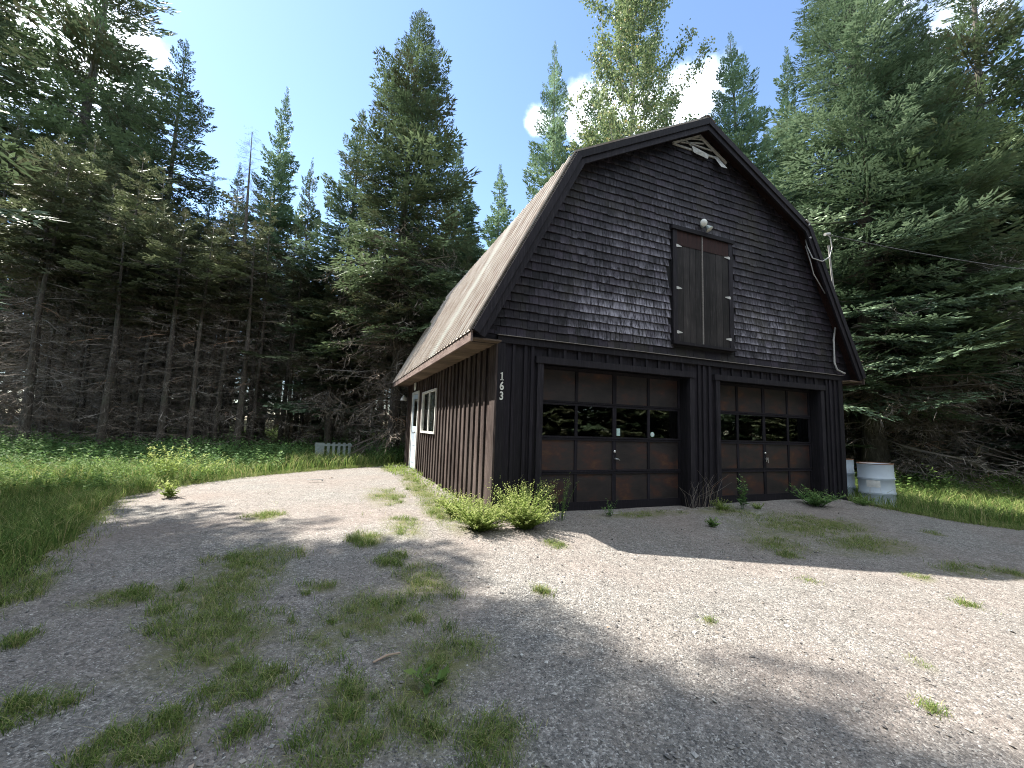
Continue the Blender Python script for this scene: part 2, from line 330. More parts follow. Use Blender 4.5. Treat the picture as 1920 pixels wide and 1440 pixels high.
PATCH_R = [(2.97, -1.77, 0.43, 0.32), (4.21, -2.06, 0.62, 0.39), (4.27, -1.23, 0.99, 0.6), (3.46, -2.92, 0.12, 0.10), (4.25, -2.93, 0.33, 0.20), (3.09, -3.44, 0.07, 0.07), (0.59, -3.0, 0.05, 0.04), (1.48, -3.82, 0.05, 0.06), (1.02, -4.07, 0.03, 0.03), (2.75, -2.1, 0.13, 0.12), (5.91, -1.99, 0.09, 0.12), (4.66, -3.15, 0.2, 0.16), (2.31, -0.22, 0.8, 0.16), (3.9, -0.3, 0.5, 0.25), (4.9, -1.3, 0.5, 0.5), (-.35, -2.2, .05, .05), (.35, -1.15, .12, .12), (2.2, -2.7, .04, .04)]
def greenness(x, y):
    g = np.zeros(np.shape(x))
    for (a, b, rx, ry) in PATCH+PATCH_R:
        d = np.sqrt(((x-a)/(rx*1.15))**2+((y-b)/(ry*1.15))**2)+.35*wob(x, y, 3)
        g = np.maximum(g, np.clip(1.25-d, 0, 1))
    return np.clip(g, 0, 1)
def build_ground():
    def sheet(name, xs, ys, dz, cut, mat, label):
        X, Y = np.meshgrid(xs, ys); Z = gz(X, Y)+dz+.012*wob(X, Y, .8)+.006*wob(X, Y, 3.1, 1)
        far = np.clip((np.hypot(X, Y)-14)/20, 0, 1); Z = Z+far*.25*wob(X, Y, .15)
        V = np.stack([X, Y, Z], -1).reshape(-1, 3); nx = len(xs); ny = len(ys)
        i = np.arange(ny-1)[:, None]*nx+np.arange(nx-1)[None]; F = np.stack([i, i+1, i+nx+1, i+nx], -1).reshape(-1, 4)
        if cut is not None:
            c = V[F].mean(1); F = F[cut(c[:, 0], c[:, 1])]
            used = np.unique(F); m = -np.ones(len(V), int); m[used] = np.arange(len(used)); V = V[used]; F = m[F]
        me = np_mesh(name, V, F, smooth=True)
        a = me.attributes.new('green', 'FLOAT', 'POINT'); a.data.foreach_set('value', greenness(V[:, 0], V[:, 1]).astype(np.float32))
        tag(link(name, me, mat), label, kind='structure')
    gx = np.concatenate([np.linspace(-900, -70, 12), np.linspace(-60, -16, 20), np.linspace(-15, 18, 90), np.linspace(19, 60, 20), np.linspace(70, 900, 12)])
    gy = np.concatenate([np.linspace(-900, -70, 12), np.linspace(-60, -16, 20), np.linspace(-15, 16, 85), np.linspace(17, 60, 20), np.linspace(70, 900, 12)])
    sheet('ground', gx, gy, -.035, None, M['forest_floor'], 'dark mossy forest floor under the spruces')
    sheet('gravel_drive', np.arange(-7.1, 16.1, .07), np.arange(-14, 8.1, .07), 0, lambda x, y: in_poly(x+.10*wob(x, y, 2.5), y+.10*wob(x, y, 2.2, 3), DRIVE), M['gravel'], 'grey and pinkish gravel drive in front of the barn')
    # real stones where the camera can tell them apart
    r = np.random.default_rng(5); n = 62000
    rad = 1.0+r.random(n)**1.5*5.2; an = R(22)+r.uniform(-.98, .98, n)
    x = -1.99+rad*np.sin(an); y = -5.42+rad*np.cos(an); ok = in_poly(x, y, DRIVE) & (y < -.25)
    ok &= r.random(n) > greenness(x, y)*.75; x = x[ok]; y = y[ok]; n = len(x)
    s = (.0028+.0042*r.random(n)**2.2+.009*(r.random(n) > .99))
    O = np.array([(1, 0, 0), (0, 1, 0), (-1, 0, 0), (0, -1, 0), (0, 0, .8), (0, 0, -.8), ], float)
    P = O[None]*(.75+.5*r.random((n, 6, 1))); th = r.uniform(0, 6.28, n); c, q = np.cos(th), np.sin(th)
    P[:, :, 0] *= (1.0+.6*r.random(n))[:, None]; tl = r.uniform(-.6, .6, n)[:, None]
    px = P[:, :, 0]*c[:, None]-P[:, :, 1]*q[:, None]; py = P[:, :, 0]*q[:, None]+P[:, :, 1]*c[:, None]; pz = P[:, :, 2]*.75+px*tl
    z = gz(x, y)+.012*wob(x, y, .8)+.006*wob(x, y, 3.1, 1)
    V = np.stack([px*s[:, None]+x[:, None], py*s[:, None]+y[:, None], pz*s[:, None]+(z+s*.3)[:, None]], -1)
    T = np.array([(0, 1, 4), (1, 2, 4), (2, 3, 4), (3, 0, 4), (1, 0, 5), (2, 1, 5), (3, 2, 5), (0, 3, 5)])
    F = (T[None]+(np.arange(n)*6)[:, None, None]).reshape(-1, 3)
    tag(link('loose_gravel', np_mesh('loose_gravel', V, None, F, np.repeat(r.random(n)**1.3, 6)), M['pebble']), 'loose grey stones scattered over the drive', kind='stuff')
build_ground()

# ------------------------------------------------------------------ grass and herbs
def blades(name, x, y, h, w, mat, label, seed=1, lean=.45, varp=1.0, kind='stuff'):
    r = np.random.default_rng(seed); n = len(x); z = gz(x, y)-.004
    th = r.uniform(0, 2*np.pi, n); ld = r.uniform(0, 2*np.pi, n); ln = lean*h*(.3+r.random(n))
    wx, wy = np.cos(th)*w/2, np.sin(th)*w/2; lx, ly = np.cos(ld)*ln, np.sin(ld)*ln
    b0 = np.stack([x-wx, y-wy, z], -1); b1 = np.stack([x+wx, y+wy, z], -1)
    m0 = np.stack([x-wx*.8+lx*.3, y-wy*.8+ly*.3, z+h*.6], -1); m1 = np.stack([x+wx*.8+lx*.3, y+wy*.8+ly*.3, z+h*.6], -1)
    t = np.stack([x+lx, y+ly, z+h*(.75+.25*r.random(n))], -1)
    V = np.stack([b0, b1, m1, m0, t], 1).reshape(-1, 3); i = np.arange(n)*5
    F4 = np.stack([i, i+1, i+2, i+3], -1); F3 = np.stack([i+3, i+2, i+4], -1)
    v = r.random(n)**varp; me = np_mesh(name, V, F4, F3, np.repeat(v, 5))
    return tag(link(name, me, mat), label, kind=kind)
def kites(P, D, L, W, Nr):
    """leaf quads: base P, direction D (unit), length L, width W, normal Nr"""
    S = np.cross(D, Nr); S /= np.linalg.norm(S, axis=1, keepdims=True)+1e-9
    L = L[:, None]; W = W[:, None]
    return np.stack([P, P+D*L*.45+S*W/2, P+D*L, P+D*L*.45-S*W/2], 1)
def unit(a): return a/(np.linalg.norm(a, axis=-1, keepdims=True)+1e-9)
def build_grass():
    r = np.random.default_rng(11)
    X = []; Y = []; H = []
    for (a, b, rx, ry) in PATCH+PATCH_R:
        close = math.hypot(a+2, b+5.4); n = int(math.pi*rx*ry*(8000 if close < 5 else 4600)*1.25)+30
        q = np.sqrt(r.random(n))*1.35; t = r.uniform(0, 6.283, n); x = a+rx*q*np.cos(t); y = b+ry*q*np.sin(t)
        k = wob(x, y, 4)*.5+wob(x, y, 11, 2)*.6; keep = (r.random(n) < np.clip(1.3-q, .05, 1)) & (k > -.25+.5*np.clip(q-.35, 0, 1))
        keep &= ~((x > -.06) & (y > -.02)); x = x[keep]; y = y[keep]; X.append(x); Y.append(y)
        hh = (.022+.05*r.random(len(x))**1.4)*(1+.7*np.clip(wob(x, y, 2.2, 5), -.6, 1)); H.append(hh)
    for (xa, ya), (xb, yb) in list(zip(DRIVE[2:13], DRIVE[3:14]))+list(zip(DRIVE[17:24], DRIVE[18:25])):   # ragged fringe where verge meets gravel
        n = int(math.hypot(xb-xa, yb-ya)*1500); t = r.random(n); o = r.normal(0, .13, n)-.03; dl = math.hypot(xb-xa, yb-ya); nx, ny = (yb-ya)/dl, -(xb-xa)/dl
        x = xa+(xb-xa)*t+nx*o; y = ya+(yb-ya)*t+ny*o; k = wob(x, y, 7)+.4*r.random(n) > .05; X.append(x[k]); Y.append(y[k]); H.append(.03+.09*r.random(k.sum()))
    n = 9000; x = r.uniform(-4, 1.5, n); y = r.uniform(-4.3, 4, n); k = (wob(x, y, 2.4, 1)+.5*wob(x, y, 9) > .75+.25*(x > -.3)) & ~((x > -.06) & (y > -.02)); X.append(x[k]); Y.append(y[k]); H.append(.02+.04*r.random(k.sum()))
    x = np.concatenate(X); y = np.concatenate(Y); h = np.concatenate(H)
    blades('drive_grass', x, y, h, .0022+.0022*r.random(len(x)), M['grass'], 'short sparse grass growing through the gravel', 2, 1.6, .9)
    # tufts
    X = []; Y = []; H = []
    for i in range(300):
        if i < 255: a, b, rx, ry = PATCH[r.integers(len(PATCH))]
        else: a, b, rx, ry = PATCH_R[r.integers(len(PATCH_R))]
        q = r.random()**.5*1.1; t = r.uniform(0, 6.28); cx = a+rx*q*math.cos(t); cy = b+ry*q*math.sin(t)
        if cx > -.1 and cy > -.1: continue
        n = r.integers(25, 90); s = .02+.03*r.random(); X.append(cx+r.normal(0, s, n)); Y.append(cy+r.normal(0, s, n)); H.append((.04+.07*r.random()*r.random(n))*(.7+.5*r.random(n)))
    x = np.concatenate(X); y = np.concatenate(Y); h = np.concatenate(H)*np.where(x > 0, .6, 1); k = ~((x > -.05) & (y > -.02))
    blades('grass_tufts', x[k], y[k], h[k], .003+.002*r.random(k.sum()), M['grass'], 'longer grass tufts standing in the gravel', 3, 1.1, 1.1)
    # tall verge on the left, thinner verge on the right, wood edge behind
    def region(n, x0, x1, y0, y1, poly_out=True):
        x = r.uniform(x0, x1, n); y = r.uniform(y0, y1, n)
        k = ~in_poly(x+.12*wob(x, y, 3), y+.12*wob(x, y, 2.5, 3), DRIVE) & ~((x > -.15) & (x < 7.6) & (y > -.1) & (y < 7.6)); return x[k], y[k]
    x, y = region(150000, -9.5, -3.4, -3.6, 6.0); k = r.random(len(x)) < np.clip(1.15-np.hypot(x+4, y)*.09, .3, 1)*np.clip(.35+(-x-4.0)*1.1, .2, 1)*np.clip(.95+.5*wob(x, y, 2.1, 6), .35, 1); x, y = x[k], y[k]
    h = (.07+.20*r.random(len(x)))*(1+.55*wob(x, y, 1.4))*np.clip(.45+(-x-3.9)*.7, .4, 1)
    blades('verge_grass', x, y, h, .005+.004*r.random(len(x)), M['verge_grass'], 'thick long green grass on the left of the drive', 4, .75, 1.0)
    x, y = region(50000, -13, 1.5, 4.5, 13); h = (.15+.3*r.random(len(x)))*(1+.4*wob(x, y, 1.1))
    blades('wood_edge_grass', x, y, h, .010+.006*r.random(len(x)), M['verge_grass'], 'long grass along the edge of the spruce wood', 5, .7, .9)
    x, y = region(80000, 7.2, 22, -5.5, 5); k = (y > -1.6-(x-7.4)*.42) | (r.random(len(x)) < .15); x, y = x[k], y[k]; h = (.12+.22*r.random(len(x)))*(1+.4*wob(x, y, 1.4))*np.clip((x-6.9)*.8, .45, 1)
    blades('roadside_grass', x, y, h, .007+.006*r.random(len(x)), M['verge_grass'], 'long grass beyond the white drums right of the barn', 6, .7, .9)
    # leafy undergrowth as one mass of stems and leaves
    def under(name, n, x0, x1, y0, y1, cond, hmin, hmax, label, seed, mat='undergrowth', leaf=.055, ondrive=False):
        r = np.random.default_rng(seed); x = r.uniform(x0, x1, n); y = r.uniform(y0, y1, n)
        k = cond(x, y) & (~in_poly(x, y, DRIVE) | ondrive); x, y = x[k], y[k]; n = len(x); h = (hmin+(hmax-hmin)*r.random(n))*(1+.35*wob(x, y, .9, 4))
        m = 13; t = np.tile(np.linspace(.25, 1, m), (n, 1)); a = r.uniform(0, 6.28, (n, m)); z = gz(x, y)
        ld = r.uniform(0, 6.28, n); ln = r.uniform(0, .35, n)*h
        P = np.stack([x[:, None]+np.cos(ld)[:, None]*ln[:, None]*t**2, y[:, None]+np.sin(ld)[:, None]*ln[:, None]*t**2, z[:, None]+h[:, None]*t], -1).reshape(-1, 3)
        el = r.uniform(-.3, .7, (n, m)); D = np.stack([np.cos(a)*np.cos(el), np.sin(a)*np.cos(el), np.sin(el)], -1).reshape(-1, 3)
        Nn = unit(np.stack([r.normal(0, .5, n*m), r.normal(0, .5, n*m), np.ones(n*m)], -1)); L = leaf*(.6+.9*r.random(n*m))*(1.25-t.ravel()*.5)
        K = kites(P, D, L, L*.42, Nn); V = K.reshape(-1, 3); F = np.arange(len(V)).reshape(-1, 4)
        # stems
        sw = .0035; S = np.stack([np.stack([x-sw, y, z], -1), np.stack([x+sw, y, z], -1), np.stack([x+np.cos(ld)*ln, y+np.sin(ld)*ln, z+h], -1)], 1).reshape(-1, 3)
        F3 = np.arange(len(S)).reshape(-1, 3)+len(V); var = np.concatenate([np.repeat(np.clip(np.repeat(r.random(n), m)*.6+r.random(n*m)*.4, 0, 1), 4), np.full(len(S), .2)])
        tag(link(name, np_mesh(name, np.concatenate([V, S]), F, F3, var), M[mat]), label, kind='stuff')
    barn = lambda x, y: (x > -.2) & (x < 7.8) & (y > -.2) & (y < 7.8)
    under('undergrowth', 8500, -15, 9, 6.6, 13.5, lambda x, y: ~barn(x, y) & ((y > 7.9) | (x < -3.2)) & ~((x > -2.9) & (x < -1.0) & (y < 9.5)), .26, .70, 'leafy green undergrowth along the edge of the spruce wood', 21, 'undergrowth', .09)
    under('wood_floor_herbs', 9000, -30, 10, 13, 36, lambda x, y: ~barn(x, y), .3, .8, 'leafy saplings and ferns deep between the spruce trunks', 25, 'herb', .11)
    under('verge_herbs', 1700, -10, -4.2, 3.5, 8, lambda x, y: y > 3.6-.0*x, .16, .42, 'sunlit leafy herbs mixed into the grass left of the drive', 22, 'herb')
    under('roadside_herbs', 4200, 8.8, 26, -2.5, 9, lambda x, y: ~barn(x, y) & (y > .2-(x-8.6)*.12), .22, .7, 'leafy green herbs and ferns under the spruces right of the barn', 23, 'herb', .08)
    under('barnside_herbs', 520, -.75, 0, -.1, 7.6, lambda x, y: (x > -.32-.35*(y > 5)) , .04, .13, 'low yellow green herbs along the foot of the side wall', 24, 'herb_yellow', .03, True)
build_grass()
def build_litter():
    r = np.random.default_rng(61); n = 5200; x = r.uniform(-4, 9, n); y = r.uniform(-4.8, 5, n); k = in_poly(x, y, DRIVE) & ~((x > -.05) & (y > -.02)) & (wob(x, y, 1.3, 2)+.6*r.random(n) > .05); x, y = x[k], y[k]; n = len(x)
    a = r.uniform(0, 6.28, n); z = gz(x, y)+.012*wob(x, y, .8)+.006*wob(x, y, 3.1, 1)+.006; D = unit(np.stack([np.cos(a), np.sin(a), r.uniform(-.1, .3, n)], -1)); Nn = unit(np.stack([r.normal(0, .4, n), r.normal(0, .4, n), np.ones(n)], -1))
    big = r.random(n) > .82; L = np.where(big, r.uniform(.02, .035, n), r.uniform(.015, .05, n)); W = np.where(big, L*.6, .0022)
    V = kites(np.stack([x, y, z], -1), D, L, W, Nn).reshape(-1, 3); tag(link('leaf_litter', np_mesh('leaf_litter', V, np.arange(len(V)).reshape(-1, 4), None, np.repeat(r.random(n), 4)), M['dead_twig']), 'fallen brown needles, twigs and leaves on the gravel', kind='stuff')
build_litter()

def leafy_plant(name, x, y, n, hmin, hmax, spread, mat, label, cat, seed, leaf=.035, m=30, lw=.34, group=None, plume=0, up=1.0):
    """stems fanning out of one root, each clothed in leaves"""
    r = np.random.default_rng(seed); z = float(gz(x, y)); root = empty(name, (x, y, z)); tag(root, label, cat, group)
    h = r.uniform(hmin, hmax, n); a = r.uniform(0, 6.283, n); sp = spread*np.sqrt(r.random(n)); bx, by = .25*sp*np.cos(a), .25*sp*np.sin(a)
    t = np.tile(np.linspace(.12, 1, m), (n, 1)); cx = bx[:, None]+sp[:, None]*np.cos(a)[:, None]*t**1.3; cy = by[:, None]+sp[:, None]*np.sin(a)[:, None]*t**1.3
    cz = h[:, None]*(t-.12*t**3*(sp/(spread+1e-6))[:, None]); P = np.stack([cx, cy, cz], -1).reshape(-1, 3)
    la = r.uniform(0, 6.283, n*m); el = r.uniform(.0, .9, n*m)*up; D = np.stack([np.cos(la)*np.cos(el), np.sin(la)*np.cos(el), np.sin(el)], -1)
    Nn = unit(np.stack([r.normal(0, .6, n*m), r.normal(0, .6, n*m), np.ones(n*m)], -1)); L = leaf*(.6+.8*r.random(n*m))*(1.2-.55*t.ravel())
    V = kites(P, D, L, L*lw, Nn).reshape(-1, 3)
    var = np.repeat(np.clip(.15+.5*t.ravel()+.35*r.random(n*m), 0, 1), 4)
    if plume:
        k = int(n*m*plume); idx = r.integers(0, n, k); tt = 1+.16*r.random(k)
        Q = np.stack([bx[idx]+sp[idx]*np.cos(a[idx])*tt, by[idx]+sp[idx]*np.sin(a[idx])*tt, h[idx]*(.9*tt-.0)], -1)+r.normal(0, .012, (k, 3))
        D2 = unit(r.normal(0, 1, (k, 3))); V2 = kites(Q, D2, np.full(k, leaf*.5), np.full(k, leaf*.3), unit(r.normal(0, 1, (k, 3)))).reshape(-1, 3)
        V = np.concatenate([V, V2]); var = np.concatenate([var, np.full(len(V2), .95)])
    link('leaves', np_mesh('leaves', V, np.arange(len(V)).reshape(-1, 4), None, var), M[mat], root)
    b = MB(seed)
    for i in range(n):
        pts = [(bx[i]+sp[i]*math.cos(a[i])*u**1.3, by[i]+sp[i]*math.sin(a[i])*u**1.3, h[i]*(u-.12*u**3*(sp[i]/(spread+1e-6)))-.01) for u in (0, .35, .7, 1)]
        b.tube(pts, [.003, .0025, .002, .001], 4, .3)
    b.build('stems', M[mat], root); return root
def build_weeds():
    leafy_plant('weed_bush', -.30, -.42, 150, .10, .38, .33, 'herb_yellow', 'bushy yellow green weeds left of the barn corner post', 'plant', 31, .042, 34, .42, plume=.1)
    leafy_plant('weed_bush', -.42, .25, 90, .10, .34, .26, 'herb_yellow', 'lower weeds trailing back along the side wall from the corner post', 'plant', 46, .042, 24, .42, plume=.1)
    leafy_plant('weed_bush', .26, -.48, 190, .14, .58, .37, 'herb_yellow', 'tallest sunlit weed bush right of the barn corner post', 'plant', 32, .042, 36, .42, plume=.1)
    leafy_plant('weed_plant', .86, -.32, 10, .42, .64, .22, 'herb', 'thin weeds with loose seed heads shaded beside the left garage door', 'plant', 33, .03, 26, plume=.25)
    leafy_plant('tall_weed', 4.28, -.28, 7, .40, .60, .07, 'undergrowth', 'tall upright weed in front of the right garage door', 'plant', 34, .075, 24, .3, up=.8)
    leafy_plant('small_weed', 3.86, -.26, 40, .10, .20, .16, 'herb_yellow', 'low yellow green weed at the post between the garage doors', 'plant', 35, .03, 14)
    leafy_plant('small_weed', 4.62, -.32, 24, .06, .13, .13, 'herb_yellow', 'very low yellow green weed right of the tall upright weed', 'plant', 36, .03, 10)
    leafy_plant('fern_clump', 6.02, -.34, 46, .16, .36, .40, 'undergrowth', 'spreading dark green fern like clump at the right end of the right garage door', 'plant', 37, .09, 16, .25)
    leafy_plant('weed_plant', 7.15, -.5, 22, .08, .24, .25, 'herb', 'small shaded weed in front of the right barn corner', 'plant', 38, .05, 12)
    leafy_plant('weed_plant', 1.72, -.22, 9, .12, .28, .12, 'undergrowth', 'small dark weed at the middle of the left garage door sill', 'plant', 39, .04, 14)
    leafy_plant('weed_plant', 2.85, -1.0, 14, .06, .14, .1, 'herb', 'small weed alone on the shaded gravel between the doors', 'plant', 40, .05, 10)
    leafy_plant('weed_plant', -4.4, 3.1, 14, .12, .32, .15, 'herb_yellow', 'small broad leaved weed standing out on the sunlit gravel edge', 'plant', 41, .09, 10, .4)
    leafy_plant('flowering_weed', -5.0, 4.9, 30, .45, .82, .42, 'herb_yellow', 'bright tall weeds with flower heads where the sun crosses the left verge', 'plant', 42, .10, 14, .3, plume=.07)
    leafy_plant('flowering_weed', -4.6, 5.5, 34, .35, .62, .6, 'herb_yellow', 'wide bright weed clump against the shaded undergrowth', 'plant', 43, .09, 14, .3)
    leafy_plant('weed_plant', -6.0, 4.9, 34, .35, .65, .6, 'herb', 'leafy weeds at the left end of the sunlit verge', 'plant', 44, .08, 14, .35)
    leafy_plant('dock_plant', -1.42, -3.02, 4, .06, .10, .10, 'herb', 'broad leaved dock rosette in the front grass', 'plant', 45, .10, 4, .42)
    # dry grass stalks with seed heads against the posts
    b = MB(3); r = random.Random(8); root = empty('dry_stalks', (3.55, -.12, 0)); tag(root, 'dry reddish grass stalks leaning at the post between the garage doors', 'plant')
    for i in range(34):
        x = r.uniform(-.3, .35); a = r.uniform(-.3, .3); h = r.uniform(.25, .62); b.tube([(x, 0, 0), (x+a*.3, r.uniform(-.1, .05), h*.6), (x+a, r.uniform(-.25, .05), h)], [.0022, .0018, .001], 4)
    b.build('stalks', M['dead_twig'], root)
build_weeds()

# ------------------------------------------------------------------ trees
def spray(r, nt, ns, wid, size, sl=.085):
    """one flat-ish spruce branch of unit length along +x, as kite quads"""
    P = []; D = []; L = []; W = []
    def put(p, d, l, w): P.append(p); D.append(d); L.append(l); W.append(w)
    for i in range(nt):
        t = .16+.84*(i+r.random()*.6)/nt
        for s in (-1, 1):
            lt = size*(1-t)**.75*(.75+.4*r.random())+.07
            if t < .35: lt *= .65
            a = s*(R(52)+r.uniform(-.22, .22)); d = np.array([math.cos(a), math.sin(a), r.uniform(-.28, .10)]); d /= np.linalg.norm(d); p = np.array([t, 0, 0])
            k = max(2, int(ns*lt/size*1.6))
            for j in range(k):
                u = (j+.5+r.random()*.4)/k
                for q in (-1, 1):
                    if r.random() < .12: continue
                    b = a+q*(R(42)+r.uniform(-.2, .2)); dd = np.array([math.cos(b), math.sin(b), r.uniform(-.35, .35)]); put(p+d*lt*u*.95, dd/np.linalg.norm(dd), (sl+.6*sl*r.random())*(1.15-.45*u), wid)
            put(p+d*lt*.6, d, lt*.45+.05, wid)
        put(np.array([t, 0, 0]), np.array([1, 0, r.uniform(-.1, .1)]), 1.2/nt+.05, wid)
    P = np.array(P); D = unit(np.array(D)); n = len(P); Nn = unit(np.stack([r.normal(0, .45, n), r.normal(0, .45, n), np.ones(n)], -1))
    return kites(P, D, np.array(L), np.array(W)*(.8+.5*r.random(n)), Nn), P[:, 0]
def deadspray(r, nt, curl=1.0):
    P = []; D = []; L = []; W = []
    def seg(p, d, l, w): P.append(p); D.append(d); L.append(l); W.append(w)
    seg(np.zeros(3), np.array([1, 0, 0.]), 1.0, .020)
    for i in range(nt):
        t = .12+.85*r.random(); a = r.choice([-1, 1])*r.uniform(.4, 1.2); d = np.array([math.cos(a), math.sin(a), r.uniform(-.6, .4)*curl]); d /= np.linalg.norm(d); l = (.15+.3*r.random())*(1.1-t*.7); p = np.array([t, 0, 0]); seg(p, d, l, .008)
        for j in range(4):
            u = r.random(); d2 = unit(d+r.normal(0, .55, 3)); l2 = l*r.uniform(.25, .6); p2 = p+d*l*u; seg(p2, d2, l2, .006)
            d3 = unit(d2+r.normal(0, .7, 3)); seg(p2+d2*l2*.6, d3, l2*.6, .005)
    P = np.array(P); D = unit(np.array(D)); n = len(P); Nn = unit(r.normal(0, 1, (n, 3)))
    return kites(P, D, np.array(L), np.array(W), Nn), P[:, 0]
def place(K, xs, az, tilt, bend, Ls, pos, roll=0.0):
    """K (n,4,3) unit branch -> array of many branches"""
    out = K*Ls; x = out[..., 0].copy(); y = out[..., 1].copy(); z = out[..., 2].copy()
    cr, sr = math.cos(roll), math.sin(roll); y, z = y*cr-z*sr, y*sr+z*cr
    z = z+bend*x*x/max(Ls, .1); ct, st = math.cos(tilt), math.sin(tilt); x, z = x*ct-z*st, x*st+z*ct
    ca, sa = math.cos(az), math.sin(az)
    return np.stack([x*ca-y*sa+pos[0], x*sa+y*ca+pos[1], z+pos[2]], -1)
PROTO = {}
def make_spruce(key, seed, H, RAD, base, per, gap, prof, drop, irr, needle, wid=.024, dead=90, deadlen=1.5, tr=.20, deadtop=False, clump=1.0, nt=12, ns=6, sl=.062, step=1.0):
    r = np.random.default_rng(seed); T = [spray(r, nt, ns, wid, .48, sl) for _ in range(4)]; TS = [spray(r, 6, 2, wid*2.0, .5) for _ in range(3)]
    bend_x = lambda z: .12*math.sin(z*.35+seed)*min(1, z/6); Q = []; A = []; limb = MB(seed)
    z = base*H; g = r.uniform(0, 6)
    sect = r.uniform(1-irr, 1+irr*.5, 9)
    while z < H-.12:
        f = (H-z)/(H-base*H); whorl = per if f > .25 else max(4, int(per*.7))
        zj = 1+irr*.45*math.sin(z*2.1+seed)+irr*.3*math.sin(z*4.7+1)
        for k in range(whorl):
            g += 2.399+r.uniform(-.3, .3)
            if r.random() < gap: continue
            az = g % 6.283; Lb = RAD*prof(f)*zj*sect[int(az/6.284*9)]*(.72+.4*r.random())
            if Lb < .12: Lb = .12
            tilt = R(42-66*min(1, f*1.25)**.6)*drop+R(r.uniform(-8, 8)); zz = z+r.uniform(-.12, .12)*min(1, f*6)
            Kt, xx = (T[r.integers(4)] if Lb > .95 else TS[r.integers(3)])
            br = place(Kt, xx, az, tilt, .16+.12*r.random(), Lb*clump, (bend_x(zz), 0, zz), r.uniform(-.35, .35)); Q.append(br)
            v0 = r.uniform(0, .75); A.append(np.repeat(np.clip(v0+r.uniform(0, .35, len(Kt)), 0, 1), 4))
            if Lb > .8:
                e = place(np.array([[[0, 0, 0], [.35, 0, 0], [.8, 0, 0], [.8, 0, 0]]]), None, az, tilt, .2, Lb, (bend_x(zz), 0, zz))[0]; limb.tube([e[0], e[1], e[2]], [.008*Lb+.008, .006*Lb+.004, .003], 3, r.uniform(.1, .6), False)
        z += (.12+.30*min(1, f*2.4))*(.85+.3*r.random())*step
    # dead lower branches
    DT = [deadspray(r, 12) for _ in range(3)]; DQ = []; DA = []
    for i in range(dead):
        zz = r.uniform(.5, max(base*H+1.5, H*.45 if base > .2 else 2.5)) if not deadtop else .6+(H-.8)*r.random()**.8
        f = (H-zz)/H; K, xx = DT[r.integers(3)]; Lb = deadlen*r.uniform(.45, 1.15)*(1 if not deadtop else min(1, f*1.5+.15)); DQ.append(place(K, xx, r.uniform(0, 6.283), R(r.uniform(-28, 12)), r.uniform(-.25, .15), Lb, (bend_x(zz), 0, zz), r.uniform(-1, 1)))
        DA.append(np.repeat(np.clip(r.uniform(0, .7)+r.uniform(0, .35, len(K)), 0, 1)*(.9 if r.random() < .92 else 1.3), 4))
    p = {'H': H}
    if Q:
        V = np.concatenate(Q).reshape(-1, 3); me = np_mesh('crown', V, np.arange(len(V)).reshape(-1, 4), None, np.concatenate(A)); me.materials.append(M[needle]); p['crown'] = me
    b = MB(seed); nseg = 14; zs = [H*.985*i/nseg for i in range(nseg+1)]
    b.tube([(bend_x(q), 0, q-.15) for q in zs], [max(.012, tr*(1-q/H)**.85*(1+.45*math.exp(-q*3))) for q in zs], 10, .5); me = b.mesh('trunk', True); me.materials.append(M['bark']); p['trunk'] = me
    V = np.concatenate(DQ).reshape(-1, 3) if DQ else np.zeros((0, 3)); nv = len(V); va = np.concatenate(DA) if DA else np.zeros(0)
    F4 = [np.arange(nv).reshape(-1, 4)]; 
    if limb.v: F4.append(np.array(limb.f)+nv); V = np.concatenate([V, np.array(limb.v)]); va = np.concatenate([va, np.array(limb.a)])
    if len(V): me = np_mesh('dead_branches', V, np.concatenate(F4), None, np.clip(va, 0, 1)); me.materials.append(M['dead_twig']); p['dead_branches'] = me
    PROTO[key] = p
full = lambda f: min(1, f*1.7)**.8*(.86+.14*f)
cone = lambda f: min(1, f*1.12)**.85
blunt = lambda f: min(1, (f*1.9)**.72)*(.75+.25*f)
spire = lambda f: min(1, f*2.4)**.85*(.85+.15*f)
